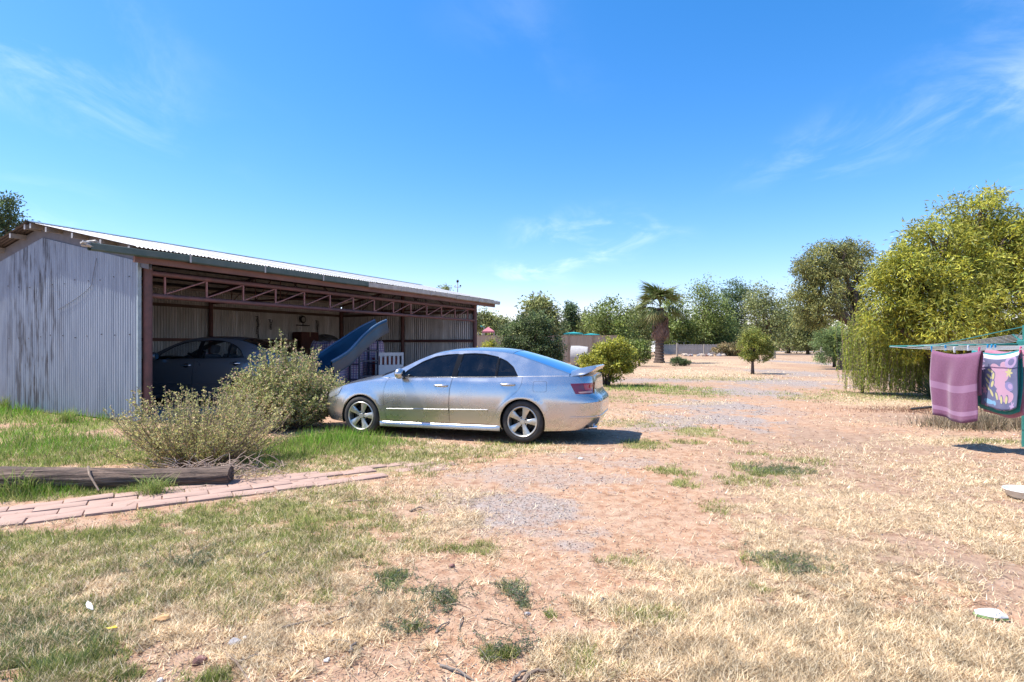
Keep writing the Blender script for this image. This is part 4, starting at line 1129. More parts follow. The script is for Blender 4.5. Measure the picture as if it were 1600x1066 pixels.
    gfn = lambda x, z: (x, GYf(x, z), z)
    for sd in (1, -1):
        cdt_patch(g_out, [fw, rw, qw], gfn, 0.045, 0.02, None, sd).build('pillar_frame', pm, car, True, 40)
        for w_ in (fw, rw, qw):
            c = (sum(p[0] for p in w_) / len(w_), sum(p[1] for p in w_) / len(w_))
            def grow(p, k):
                v = Vector(p) - Vector(c); return tuple(Vector(c) + v * (1 + k / v.length))
            ring_o = [grow(p, .016) for p in w_]; ring_i = [grow(p, -.008) for p in w_]
            s_ = MB()
            L0 = dens(ring_o, 0.03); 
            q_o = [(x, sd * (GYf(x, z) + .003), z) for x, z in ring_o]; q_i = [(x, sd * (GYf(x, z) + .001), z) for x, z in ring_i]
            s_.grid([q_o, q_i], True)
            w_o = cdt_patch(w_, [], lambda x, z: (x, GYf(x, z) - .006, z), 0.06, 0, None, sd).build('side_window', M['glass' if full else 'clearglass'], car, True)
            s_.build('window_seal', M['blacktrim'], w_o)
        # B pillar cover in black and belt chrome
        mb = MB(); mb.grid([[(x, sd * (GYf(x, z) + .004), z) for x in (1.182 - (z - 1) * .19, 1.103 - (z - 1) * .19)] for z in np.linspace(lo(1.1), 1.35, 8)]); mb.build('door_pillar', M['blacktrim'], car)
        # shoulder strip between door tops and glass
        rows = []
        for x in np.linspace(2.45, -.70, 50):
            rows.append([(x, sd * SY(x, zs(x)), zs(x)), (x, sd * (GYf(x, zs(x)) + .004), zs(x) + .010), (x, sd * (GYf(x, zs(x)) - .01), zs(x) + .010)])
        mb = MB(); mb.grid(rows); mb.build('belt_line', pm, car, True, 60)
    def top_pt(x, w):
        z = rz_(x); y = GYf(x, z); q = 1 - w
        cr = float(np.interp(x, [-.72, -.3, .25, .8, 1.5, 2.45], [.05, .06, .055, .05, .055, .085]))
        dx = float(np.interp(x, [-.72, .1, 1.4, 2.45], [-.10, 0.0, 0.0, .13]))
        s_ = (1 - q * q)
        return (x + dx * s_, y * q, z + cr * s_ ** 0.8)
    def strip(x0, x1, w0, w1, n=16, m_=18, dz=0):
        rows = [[(lambda p: (p[0], p[1], p[2] + dz))(top_pt(x, w)) for w in np.linspace(w0, w1, m_)] for x in np.linspace(x0, x1, n)]
        mb = MB(); mb.grid(rows); return mb
    strip(1.58, .22, 0, 2, 30, 40).build('roof', pm, car, True, 60)
    for (x0, x1, nm) in ((2.45, 1.58, 'windscreen'), (.22, -.70, 'rear_window')):
        f_ = .07
        strip(x0, x1, 0, f_, 16, 4).build('pillar', pm, car, True); strip(x0, x1, 2 - f_, 2, 16, 4).build('pillar', pm, car, True)
        strip(x0, x1, f_, 2 - f_, 18, 30, -0.004).build(nm, M['glass' if full else 'clearglass'], car, True)
    # boot spoiler
    if full:
        rows = []
        for y in np.linspace(-.72, .72, 33):
            e = max(0, (abs(y) - .50) / .22); lift = (1 - e ** 2) * .075
            zz_ = 1.045 - .035 * e
            xo = .16 * e ** 2
            sec = [(-.66, -.0), (-.80, .045), (-.98, .085), (-1.10, .098), (-1.125, .085), (-1.10, .070), (-.95, .040), (-.78, .0), (-.66, -.02)]
            rows.append([(px_ * .96 + xo, y, zz_ + lift * 0.40 + pz_ * (1 - .55 * e)) for px_, pz_ in sec])
        mb = MB(); mb.grid(rows)
        mb.f.append(tuple(range(len(sec)))); mb.f.append(tuple(len(mb.v) - len(sec) + i for i in range(len(sec))))
        mb.build('spoiler', pm, car, True, 50)
    for sd in (1, -1):
        mb = MB(); rows = []
        for i in range(9):
            th = PI * i / 8
            rows.append([(2.02 + .075 * math.cos(th) * 1.0 - 0.0, sd * (SY(2.0, .95) + .11 + .115 * math.sin(th) * math.cos(ph)), 1.035 + .088 * math.sin(th) * math.sin(ph)) for ph in np.linspace(0, 2 * PI, 16, endpoint=False)])
        mb.grid(rows, True); mr = mb.build('door_mirror', pm, car, True)
        mb = MB(); mb.tube([(2.03, sd * (SY(2, .95) - .06), .97), (2.02, sd * (SY(2, .95) + .08), 1.0)], [.03, .025], 8); mb.build('mirror_arm', M['blacktrim'], mr)
        mb = MB(); mb.lathe([(0, .0), (.06, .0)], 16, Matrix.Translation((1.943, sd * (SY(2, .95) + .11), 1.035)) @ Matrix.Rotation(PI / 2, 4, 'Y')); mb.build('mirror_glass', M['chrome'], mr)
    # ---- wheels
    for ax in (0.0, 2.765):
        for sd in (1, -1):
            w = bpy.data.objects.new('wheel', None); link(w, car); w.location = (ax, sd * .785, .327); w.rotation_euler = (0, random.uniform(-.6, .6), 0 if sd > 0 else PI)
            for q in WH: link(bpy.data.objects.new(q.name.split('.')[0], q), w)
            mb = MB(); mb.grid([[(ax + .36 * math.cos(a), sd * y_, .33 + .36 * math.sin(a)) for a in np.linspace(-.35, PI + .35, 20)] for y_ in (.872, .55)]); mb.grid([[(ax + r_ * math.cos(a), sd * .55, .33 + r_ * math.sin(a)) for a in np.linspace(-.35, PI + .35, 20)] for r_ in (.36, .02)])
            mb.build('wheel_well', M['underbody'], car)
    # ---- underbody and cabin
    mb = MB(); mb.box(.42, 2.36, -.80, .80, .17, .21); mb.box(-.98, -.40, -.70, .70, .24, .28); mb.box(3.15, 3.45, -.6, .6, .23, .27); mb.box(-.4, .42, -.52, .52, .20, .24); mb.box(2.36, 3.15, -.52, .52, .20, .24)
    mb.build('underbody', M['underbody'], car)
    mb = MB(); mb.box(2.38, 2.42, -.78, .78, .22, .90); mb.box(-.02, .02, -.74, .74, .3, .95); mb.box(-.6, -.02, -.72, .72, .93, .95); mb.box(1.85, 2.40, -.74, .74, .80, .93, .02); mb.build('dashboard', M['blacktrim'], car)
    for (x, y) in ((1.25, .37), (1.25, -.37), (.42, .40), (.42, -.40)):
        mb = MB()
        mb.box(x - .05, x + .45, y - .25, y + .25, .38, .58, .04)
        Mx = Matrix.Translation((x - .05, y, .5)) @ Matrix.Rotation(-.32, 4, 'Y')
        mb.box(-.08, .06, -.24, .24, 0, .60, .04, Mx); mb.box(-.06, .04, -.13, .13, .63, .80, .03, Mx)
        mb.build('seat', M['seat'], car, True, 40)
    mb = MB(); Mx = Matrix.Translation((1.80, -.37, .93)) @ Matrix.Rotation(1.05, 4, 'Y')
    mb.tube([Mx @ Vector((.18 * math.cos(a), .18 * math.sin(a), 0)) for a in np.linspace(0, 2 * PI, 25)], .014, 6, False); mb.tube([Mx @ Vector((-.17, 0, 0)), Mx @ Vector((.17, 0, 0))], .02, 6); mb.tube([Mx @ Vector((0, 0, 0)), Mx @ Vector((0, 0, .3))], .03, 6)
    mb.build('steering_wheel', M['blacktrim'], car)
    return car
# the silver car: rear left wheel stands at G(816, 692); car heads left and away
fwd = Vector((-0.961, 0.276)).normalized(); lft = Vector((-fwd.y, fwd.x))
rear_left = Vector((0.156, 8.67))
rc = rear_left - lft * 0.88
silver = sedan('silver_sedan', 'silver sedan with boot spoiler parked nose into the shed', (rc.x, rc.y, -0.008), math.atan2(fwd.y, fwd.x), paint('silver_paint', (0.56, 0.555, 0.55), 0.9, 0.25))
# dark sedan inside, nose towards the back wall
bp = Vector((-7.14, 12.85, 0))
fw2 = Vector((-1.0, 0.05)).normalized(); lf2 = Vector((-fw2.y, fw2.x))
rc2 = Vector((bp.x, bp.y)) - fw2 * 1.17 - lf2 * 0.86
dark = sedan('dark_sedan', 'dark grey sedan parked inside the open shed', (rc2.x, rc2.y, 0.10), math.atan2(fw2.y, fw2.x), paint('dark_paint', (0.11, 0.115, 0.125), 0.5, 0.3), full=False)
dark.scale = (1.03, 1.0, 1.10)
# ------------------------------------------------------------------ vegetation
def unit(v): return v / (np.linalg.norm(v, axis=-1, keepdims=True) + 1e-9)
def leaves(pos, dirs, l, w, pal, r, jit=0.25, up=None):
    n = len(pos)
    L_ = l * (0.7 + 0.6 * r.random(n)); W_ = w * (0.7 + 0.6 * r.random(n))
    side = unit(np.cross(dirs, unit(r.normal(size=(n, 3)) + (np.array([0, 0, 0.0]) if up is None else up))))
    d = dirs * L_[:, None]; s = side * (W_ / 2)[:, None]
    nrm = np.cross(unit(d), side) * (L_ * 0.10)[:, None]
    V = np.stack([pos, pos + d * 0.45 + s + nrm, pos + d, pos + d * 0.45 - s + nrm], 1)
    pal = np.array(pal)
    C = 1.55 * pal[r.integers(0, len(pal), n)] * (1 - jit + 2 * jit * r.random(n))[:, None]
    return V, C
def lobes_pts(lobes, n, r, shell=0.45):
    vol = np.array([a[3] * a[4] * a[5] for a in lobes]) ** 0.75; vol /= vol.sum()
    k = r.choice(len(lobes), n, p=vol); A = np.array(lobes)[k]
    d = unit(r.normal(size=(n, 3))); rad = r.random(n) ** shell
    return A[:, :3] + d * rad[:, None] * A[:, 3:6], d, k
def limb(a, b, r, n=5, wob=0.08):
    a, b = np.array(a, float), np.array(b, float); L_ = np.linalg.norm(b - a)
    pts = []
    for i in range(n):
        t = i / (n - 1); p = a + (b - a) * t + np.array([0, 0, 0.12 * L_ * math.sin(PI * t)]) + (r.normal(size=3) * wob * L_ * (0 < i < n - 1))
        pts.append(p)
    return pts
def tree(name, label, base, lobes, n_cl, per, cr, leaf, pal, seed, cat='tree', trunk_r=0.15, trunk_h=1.5, lean=(0, 0), droop=0.3, group=None, shell=0.45, limbs=True, trunk_name='trunk', twigs=120, flat=0.8, bark='bark', stems=1, jit=0.28):
    r = np.random.default_rng(seed)
    t = thing(name, label, cat, (base[0], base[1], float(gz(base[0], base[1])) if base[1] < 60 else -0.01), 0, group)
    c, d, k = lobes_pts(lobes, n_cl, r, shell)
    c[:, 2] = np.maximum(c[:, 2], cr * 0.4)
    tone = 0.55 + 0.9 * r.random(n_cl)
    pos = np.repeat(c, per, 0) + r.normal(size=(n_cl * per, 3)) * np.array([cr, cr, cr * flat]) * 0.55
    out = np.repeat(d, per, 0)
    dirs = unit(out * 0.55 + r.normal(size=pos.shape) * 0.75 + np.array([0, 0, -droop]))
    pos[:, 2] = np.maximum(pos[:, 2], 0.05)
    V, C = leaves(pos, dirs, leaf[0], leaf[1], pal, r, jit)
    C = C * np.repeat(tone, per)[:, None]
    link(bpy.data.objects.new('crown', quads_mesh('crown', V, C, M['leaf'])), t)
    mb = MB()
    tops = []
    for s in range(stems):
        off = r.normal(size=2) * (0.12 * (stems > 1)) * max(trunk_h, .5)
        top_ = np.array([lean[0] + off[0] * 2.5, lean[1] + off[1] * 2.5, trunk_h])
        pts = [np.array([off[0], off[1], -0.05]), np.array([off[0] + lean[0] * .15, off[1] + lean[1] * .15, trunk_h * .3]), np.array([lean[0] * .5 + off[0] * 1.6, lean[1] * .5 + off[1] * 1.6, trunk_h * .65]), top_]
        mb.tube(pts, [trunk_r * 1.25, trunk_r, trunk_r * .85, trunk_r * .7], 9); tops.append(top_)
    if limbs:
        for lb in lobes:
            st = tops[r.integers(0, len(tops))]
            mb.tube(limb(st - np.array([0, 0, trunk_h * .12]), lb[:3], r), [trunk_r * .6, trunk_r * .45, trunk_r * .34, trunk_r * .22, trunk_r * .1], 6)
        for i in r.choice(n_cl, min(twigs, n_cl), False):
            lb = lobes[k[i]]
            a = np.array(lb[:3]) * 0.75 + np.array([lean[0] * .6, lean[1] * .6, trunk_h]) * 0.25
            mb.tube(limb(a, c[i], r, 4, .06), [trunk_r * .16, trunk_r * .11, trunk_r * .08, trunk_r * .03], 4, False)
    mb.build(trunk_name, M[bark], t, True)
    return t
def auto_lobes(W, H, z0, r, n=8, D=None, top=0.5):
    D = D or W; out = [(0, 0, z0 + (H - z0) * .55, W * .30, D * .30, (H - z0) * .42)]
    for i in range(n):
        a = 2 * PI * i / n + r.uniform(0, .6); q = r.uniform(.55, .95); h = z0 + (H - z0) * r.uniform(.15, .82)
        s = r.uniform(.17, .27) * (1.15 - 0.45 * (h - z0) / (H - z0))
        out.append((math.cos(a) * W * .33 * q, math.sin(a) * D * .33 * q, h, W * s, D * s, (H - z0) * s * 0.95))
    out.append((r.uniform(-.1, .1) * W, 0, H - (H - z0) * .17, W * .2, D * .2, (H - z0) * .17))
    return out
G1 = [(0.12, 0.155, 0.035), (0.16, 0.20, 0.05), (0.08, 0.115, 0.03), (0.20, 0.23, 0.08)]
G2 = [(0.13, 0.155, 0.05), (0.18, 0.195, 0.07), (0.10, 0.12, 0.045), (0.22, 0.225, 0.10)]
GY_ = [(0.23, 0.23, 0.03), (0.30, 0.28, 0.035), (0.17, 0.19, 0.03), (0.12, 0.15, 0.03), (0.33, 0.32, 0.07)]
GD = [(0.045, 0.075, 0.03), (0.065, 0.10, 0.04), (0.09, 0.12, 0.05)]
GL = [(0.13, 0.19, 0.07), (0.18, 0.24, 0.09), (0.10, 0.145, 0.06)]
# far belt of trees, each its own
FAR = [  # centre px, top y, width px, depth, palette, label
    (845, 458, 66, 62, G2, 'feathery olive tree rising behind the dense round bush'),
    (893, 471, 26, 88, GD, 'dark gum tree with thin clumped crown beyond the wall'),
    (915, 486, 60, 92, G2, 'low olive tree beyond the teal canopies'),
    (952, 465, 84, 84, G1, 'rounded mid green tree behind the yellow-green bush'),
    (1000, 480, 66, 90, G2, 'dull green tree just behind the palm crown'),
    (1052, 452, 60, 98, G1, 'bushy green tree directly right behind the palm'),
    (1098, 434, 92, 100, G1, 'tallest broad green tree behind the paling fence'),
    (1143, 436, 60, 108, GD, 'dark green tree top showing between two lighter trees'),
    (1196, 443, 84, 92, G2, 'weeping olive green tree behind the small round tree'),
    (1232, 455, 60, 106, G2, 'pale olive tree behind the driveway gateway'),
    (1075, 500, 62, 106, GL, 'low bright green tree close behind the paling fence'),
    (1122, 492, 66, 104, GL, 'light green drooping tree at the paling fence end'),
    (1262, 470, 50, 96, G2, 'olive tree half hidden by the leaning pepper tree'),
    (762, 484, 50, 72, G2, 'pale wispy tree just past the shed end'),
    (790, 496, 50, 80, G2, 'low olive tree between shed end and round bush')]
for i, (px, ty, wpx, D_, pal, lab) in enumerate(FAR):
    H = CAMH + (HOR - ty) * D_ / FPX; W = wpx * D_ / FPX * 1.12
    r = random.Random(40 + i); x = (px - 800) / FPX * D_
    thin = pal is GD and wpx < 40
    lb = auto_lobes(W, H, 0.4 if not thin else H * .45, r, 7 if thin else 11)
    tree('field_tree', lab, (x, D_), lb, 210 if not thin else 60, 38, 0.095 * W + .25, (0.42, 0.17), pal, 100 + i, trunk_r=0.022 * H + .05, trunk_h=H * .4, droop=.45, group='trees along the far boundary', twigs=30, jit=.3)
# the low wood that closes the horizon
r = np.random.default_rng(5)
nb = 2600; X = r.uniform(-150, 260, nb); Y = r.uniform(150, 190, nb)
hh = 5.5 + 4 * fbm(X * .06, Y * .0 + 3, 2, 3)
pos = np.repeat(np.stack([X, Y, hh * r.random(nb)], -1), 14, 0) + r.normal(size=(nb * 14, 3)) * np.array([1.6, 1.6, 1.0])
V, C = leaves(pos, unit(r.normal(size=pos.shape) + np.array([0, 0, -.3])), 1.6, 0.8, G2, r)
tag(link(bpy.data.objects.new('far_wood', quads_mesh('far_wood', V, C, M['leaf']))), 'distant belt of olive scrub closing the horizon', 'wood', kind='stuff')
# tree tops behind the shed
for (px, ty, wpx, D_, pal, lab, sd) in ((690, 446, 46, 48, G2, 'grey-green tree top showing above the shed roof beside mast', 61), (735, 458, 36, 52, G2, 'small tree top just over the low end of shed roof', 62), (-14, 288, 110, 26, GD, 'dark green tree behind the shed gable', 63)):
    H = CAMH + (HOR - ty) * D_ / FPX; W = wpx * D_ / FPX
    tree('tree_behind_shed', lab, ((px - 800) / FPX * D_, D_), auto_lobes(W, H, H * .35, random.Random(sd), 9), 190, 40, .3, (0.16, 0.07), pal, sd, trunk_r=.16, trunk_h=H * .45, group='trees behind the shed', twigs=60)
# leaning pepper tree by the driveway
bx, by = G(1318, 577)
s = by / FPX
def rel(px, py, rx, ry, dz=0.0, D=None):
    d = by + dz
    return ((px - 800) / FPX * d - bx, dz, CAMH + (HOR - py) * d / FPX, rx * d / FPX, (D or rx) * d / FPX, ry * d / FPX)
L_ = [rel(1290, 415, 44, 34), rel(1322, 400, 36, 26, 1.0), rel(1262, 425, 26, 26, -.5), rel(1345, 420, 26, 30, 1.5), rel(1258, 462, 22, 26), rel(1290, 465, 32, 34, -1), rel(1325, 460, 28, 38, 1), rel(1246, 490, 14, 20), rel(1345, 480, 20, 44, 2), rel(1305, 385, 24, 12), rel(1270, 500, 24, 18, .8)]
tree('pepper_tree', 'big weeping olive tree leaning over the driveway on dark trunk', (bx, by), L_, 620, 44, .34, (0.20, 0.05), [(0.17, 0.175, 0.05), (0.24, 0.225, 0.07), (0.12, 0.135, 0.045), (0.09, 0.105, 0.04)], 71, trunk_r=.34, trunk_h=3.0, lean=(1.1, .3), droop=.9, twigs=160)
bx, by = G(1296, 573)
L_ = [rel(1294, 540, 24, 22), rel(1278, 530, 17, 16), rel(1310, 545, 18, 20), rel(1290, 518, 16, 14), rel(1305, 528, 14, 14), rel(1284, 556, 18, 12), rel(1315, 560, 14, 10)]
tree('sapling_bush', 'pale green rounded bush beside the gravel driveway bend', (bx, by - .6), L_, 340, 40, .22, (0.14, 0.035), GL, 72, cat='bush', trunk_r=.06, trunk_h=.8, droop=.35, twigs=60, stems=4)
# big yellow-green wattle on the right with hanging fronds
bx, by = G(1500, 622)
L_ = [rel(1470, 440, 82, 72), rel(1545, 400, 80, 62, .4), rel(1420, 430, 46, 50, -.4), rel(1400, 480, 46, 44), rel(1520, 335, 50, 34, .5), rel(1590, 380, 70, 50), rel(1460, 380, 55, 36), rel(1395, 410, 30, 30), rel(1560, 470, 70, 60, -.8), rel(1480, 500, 70, 50, -.9), rel(1640, 450, 80, 80), rel(1410, 520, 44, 46), rel(1600, 540, 60, 46, -.3), rel(1375, 455, 26, 30), rel(1535, 306, 18, 18, .4), rel(1366, 500, 24, 34), rel(1530, 560, 60, 30, 0), rel(1660, 360, 60, 50)]
tree('wattle_tree', 'large yellow-green leafy tree behind the rotary clothesline', (bx, by), L_, 1500, 46, .24, (0.15, 0.032), GY_, 73, trunk_r=.17, trunk_h=1.4, droop=.35, twigs=420, stems=5, shell=.38)
def hanging(name, label, spots, n, seed, pal, lmin, lmax, group=None):
    r = np.random.default_rng(seed); t = thing(name, label, 'tree', (spots[0][0], spots[0][1], 0), 0, group)
    base = np.array([spots[0][0], spots[0][1], 0.0]); P_, D_ = [], []; mb = MB()
    for i in range(n):
        a = spots[r.integers(0, len(spots))]
        x, y, z = a[0] + r.normal() * .28, a[1] + r.normal() * .3, a[2] + r.normal() * .2
        L0 = min(r.uniform(lmin, lmax), z - .12)
        k = int(L0 / .022); tt = np.linspace(0, 1, k)
        px_ = x + .10 * np.sin(tt * 2 + i) * tt; py_ = y + .06 * np.cos(tt * 3 + i); pz_ = z - L0 * tt
        P_.append(np.stack([px_, py_, pz_], -1)); D_.append(unit(r.normal(size=(k, 3)) * .7 + np.array([0, 0, -1.1])))
        mb.tube([(px_[0] - base[0], py_[0] - base[1], pz_[0]), (px_[-1] - base[0], py_[-1] - base[1], pz_[-1])], .003, 3, False)
    V, C = leaves(np.concatenate(P_) - base, np.concatenate(D_), .085, .017, pal, r)
    link(bpy.data.objects.new('crown', quads_mesh('crown', V, C, M['leaf'])), t); mb.build('branches', M['twig'], t)
    mb = MB()
    for a in spots[::2]: mb.tube([(.3, .4, -.05), (.2, .2, .9), (a[0] - base[0], a[1] - base[1], a[2] + .15)], [.05, .04, .015], 6)
    mb.build('trunk', M['bark'], t, True)
spots = [tuple(P(px, py, d)) for px, py, d in ((1345, 505, 17.6), (1362, 515, 17.2), (1380, 520, 17.2), (1400, 525, 17.0), (1418, 530, 17.0), (1436, 535, 16.8), (1370, 500, 17.6), (1392, 505, 17.6), (1350, 530, 17.8), (1455, 545, 16.8), (1472, 545, 16.8))]
hanging('weeping_tree', 'weeping tree with yellow-green fronds hanging to the ground', spots, 620, 8, [(0.22, 0.25, 0.035), (0.28, 0.29, 0.045), (0.16, 0.20, 0.035), (0.11, 0.15, 0.03)], .9, 2.0)
# small round tree on a short trunk in the lawn
bx, by = G(1176, 584)
L_ = [rel(1180, 535, 24, 18), rel(1165, 545, 13, 15), rel(1197, 545, 14, 16), rel(1180, 522, 16, 9), rel(1190, 552, 16, 12), rel(1172, 528, 12, 11), rel(1170, 556, 13, 9)]
tree('small_round_tree', 'small round green tree on short trunk in dry lawn', (bx, by), L_, 300, 42, .13, (0.075, 0.04), [(0.15, 0.18, 0.035), (0.20, 0.215, 0.045), (0.10, 0.13, 0.03), (0.25, 0.24, 0.06)], 74, trunk_r=.085, trunk_h=.75, droop=.2, twigs=60)
# dense round bush behind the car
bx, by = G(826, 592)
L_ = [rel(826, 540, 40, 36), rel(800, 530, 26, 26, -.3), rel(850, 535, 28, 30, .2), rel(830, 508, 28, 20), rel(815, 560, 34, 24, -.4), rel(855, 562, 24, 22), rel(790, 555, 18, 24), rel(845, 500, 20, 14), rel(868, 548, 14, 24)]
tree('round_bush', 'dense dark green rounded bush behind the silver sedan', (bx, by), L_, 620, 44, .17, (0.085, 0.05), [(0.075, 0.11, 0.04), (0.10, 0.135, 0.05), (0.055, 0.08, 0.03), (0.15, 0.17, 0.08)], 75, cat='bush', trunk_r=.07, trunk_h=.8, droop=.1, twigs=80, stems=4, shell=.33)
bx, by = G(948, 603)
L_ = [rel(950, 560, 28, 24), rel(930, 565, 24, 20, -.2), rel(970, 558, 26, 24, .1), rel(962, 540, 22, 15), rel(985, 565, 15, 16), rel(915, 566, 15, 14), rel(945, 545, 16, 12), rel(975, 535, 12, 9), rel(925, 585, 16, 10), rel(955, 585, 16, 10)]
tree('citrus_bush', 'yellow-green citrus bush just past the sedan boot', (bx, by), L_, 330, 42, .14, (0.085, 0.045), GY_, 76, cat='bush', trunk_r=.04, trunk_h=.6, droop=.15, twigs=130, stems=6, shell=.4)
bx, by = G(1012, 572)
L_ = [rel(1006, 545, 14, 12), rel(1018, 552, 12, 14), rel(998, 552, 12, 12), rel(1014, 538, 9, 7)]
tree('yard_bush', 'dark little bush growing at the foot of palm', (bx - .6, by), L_, 160, 40, .22, (0.14, 0.07), G1, 77, cat='bush', trunk_r=.05, trunk_h=.5, twigs=40, stems=3)
bx, by = G(770, 575)
L_ = [rel(764, 545, 12, 16), rel(752, 552, 10, 14), rel(776, 556, 10, 12)]
tree('thin_bush', 'thin pale bush against the tan fence past the shed', (bx, by), L_, 120, 36, .2, (0.11, 0.05), GY_, 78, cat='bush', trunk_r=.04, trunk_h=.5, twigs=40, stems=3)
# dark tuft near the palm
bx, by = G(1058, 572)
tree('dark_tuft', 'low dark tuft of weeds in the lawn near palm', (bx, by), [(0, 0, .3, .5, .4, .3), (.5, 0, .2, .4, .3, .2)], 60, 30, .12, (0.2, 0.03), GD, 79, cat='plant', trunk_r=.03, trunk_h=.2, droop=-.6, twigs=10)
bx, by = 17.5 + 2.0, 62
tree('brown_shrub', 'dry brown shrub beside the rubble heap', ((1140 - 800) / FPX * 80, 80), [(0, 0, .9, 2.2, 1.2, .9), (1.2, 0, .7, 1.4, 1, .7)], 120, 30, .35, (0.4, 0.1), [(0.22, 0.16, 0.08), (0.16, 0.12, 0.06), (0.12, 0.12, 0.05)], 80, cat='shrub', trunk_r=.05, trunk_h=.5, twigs=20)
# ---- palm
px_, py_ = G(1030, 567)
palm = thing('fan_palm', 'fan palm with a skirt of dead brown fronds', 'palm', (px_, py_, -.02))
PH = 4.7
mb = MB(); rows = []
rr = random.Random(3)
for i in range(40):
    f = i / 39; row = []
    R = .33 * (1 - .2 * f) + (.14 * math.exp(-f * 14)) + .05 * (i % 2)
    for k in range(18):
        row.append((R * math.cos(2 * PI * k / 18 + .17 * (i % 2)) + .1 * f, R * math.sin(2 * PI * k / 18), PH * f))
    rows.append(row)
mb.grid(rows, True); mb.build('trunk', mat('palm_trunk', (0.12, 0.085, 0.065), .95, var=.5, scale=5, bump=.8, bscale=8, bdist=.08), palm, False)
def frond_mesh(name, L0, fan, nb_, pal, seed, fold):
    r = np.random.default_rng(seed); V = []; 
    pet = np.array([[0, -.03, 0], [0, .03, 0], [L0, .015, 0], [L0, -.015, 0]]); V.append(pet)
    for k in range(nb_):
        a = (k / (nb_ - 1) - .5) * 2 * fan; l = 1.05 * (1 - .25 * abs(a) / fan) * r.uniform(.85, 1.1)
        d = np.array([math.cos(a), math.sin(a), -.10 - .25 * r.random()]); o = np.array([L0, 0, 0]); sd_ = np.array([-math.sin(a), math.cos(a), fold * (1 if k % 2 else -1)]) * .042
        mid = o + d * l * .55; tip = o + d * l * 1.15 + np.array([0, 0, -.42 * l])
        V.append(np.array([o, mid + sd_, tip, mid - sd_]))
    V = np.array(V); C = np.array(pal)[r.integers(0, len(pal), len(V))] * r.uniform(.75, 1.25, (len(V), 1))
    return quads_mesh(name, V, C, M['frond'])
fgr = [frond_mesh('frond', .9, 1.25, 22, [(0.10, 0.15, 0.04), (0.15, 0.19, 0.06), (0.21, 0.22, 0.09)], q, .5) for q in range(3)]
fbr = [frond_mesh('dead_frond', .7, .8, 16, [(0.26, 0.165, 0.125), (0.20, 0.12, 0.09), (0.33, 0.22, 0.16)], 9 + q, .6) for q in range(3)]
for k in range(36):
    el = rr.uniform(-.6, 1.35); o = link(bpy.data.objects.new('frond', fgr[k % 3]), palm)
    o.location = (.1, 0, PH + .25 * el); o.rotation_euler = (rr.uniform(-.5, .5), -el, rr.uniform(0, 2 * PI)); o.scale = [rr.uniform(.9, 1.3)] * 3
fye = frond_mesh('yellowing_frond', .8, 1.1, 20, [(0.30, 0.26, 0.10), (0.26, 0.22, 0.09)], 31, .4)
for k in range(4):
    o = link(bpy.data.objects.new('yellowing_frond', fye), palm); o.location = (.1, 0, PH - .1); o.rotation_euler = (0, rr.uniform(.1, .5), rr.uniform(3.3, 6.2)); o.scale = [.9] * 3
for k in range(60):
    z = PH - rr.uniform(0.0, 1.3); o = link(bpy.data.objects.new('dead_frond', fbr[k % 3]), palm); a = rr.uniform(0, 2 * PI)
    o.location = (.1 + .25 * math.cos(a), .25 * math.sin(a), z); o.rotation_euler = (rr.uniform(-.3, .3), rr.uniform(1.05, 1.45), a); o.scale = [rr.uniform(.75, 1.0)] * 3
# ---- stemmy shrubs near the shed
def shrub(name, label, base, n, height, spread, leaf, pal, seed, lean=0.0, leaf_from=.25, dens_=1.0, stemr=.007, side_tw=3, bare=0, dome=False):
    r = np.random.default_rng(seed)
    t = thing(name, label, 'shrub', (base[0], base[1], float(gz(*base))))
    mb = MB(); P_, D_ = [], []
    for i in range(n):
        az = r.uniform(0, 2 * PI); q = math.sqrt(r.random())
        h = height * ((1 - .60 * q ** 1.6) * r.uniform(.66, 1.04) if dome else r.uniform(.5, 1.15) * (1 - .35 * q)); s_ = spread * q
        b0 = np.array([math.cos(az) * s_ * .25, math.sin(az) * s_ * .2, -.02]); b1 = np.array([math.cos(az) * s_ + lean, math.sin(az) * s_ * .8, h * r.uniform(.8, 1.05)])
        m_ = (b0 + b1) / 2 + np.array([math.cos(az) * s_ * .12, math.sin(az) * s_ * .12, -h * .05]) + r.normal(size=3) * .05
        tt = np.linspace(0, 1, 9)[:, None]; C_ = b0 * (1 - tt) ** 2 + 2 * m_ * tt * (1 - tt) + b1 * tt * tt
        mb.tube(C_, list(np.linspace(stemr, stemr * .3, 9)), 4, False)
        segs = [(C_, leaf_from)]
        for k in range(side_tw):
            f = r.uniform(.25, .9); p0 = C_[int(f * 8)]
            dv = unit(r.normal(size=3) * np.array([1, 1, .5]) + np.array([math.cos(az) * .4, math.sin(az) * .4, .5])); l = r.uniform(.15, .38) * height * .55
            tw = p0 + dv * l * np.linspace(0, 1, 5)[:, None]; mb.tube(tw, list(np.linspace(stemr * .5, stemr * .2, 5)), 3, False); segs.append((tw, .1))
        if i < bare: continue
        for (cv, f0) in segs:
            Ls = np.linalg.norm(cv[-1] - cv[0]); k = int(Ls * 95 * dens_)
            f = r.uniform(f0, 1, k) * (len(cv) - 1); i0 = np.minimum(f.astype(int), len(cv) - 2); fr = (f - i0)[:, None]
            P_.append(cv[i0] * (1 - fr) + cv[i0 + 1] * fr + r.normal(size=(k, 3)) * .012); D_.append(unit(r.normal(size=(k, 3)) + np.array([0, 0, .5])))
    P_ = np.concatenate(P_); D_ = np.concatenate(D_); P_[:, 2] = np.maximum(P_[:, 2], .02)
    V, C = leaves(P_, D_, leaf[0], leaf[1], pal, r, .3)
    link(bpy.data.objects.new('foliage', quads_mesh('foliage', V, C, M['leaf'])), t); mb.build('stems', M['twig'], t)
    return t
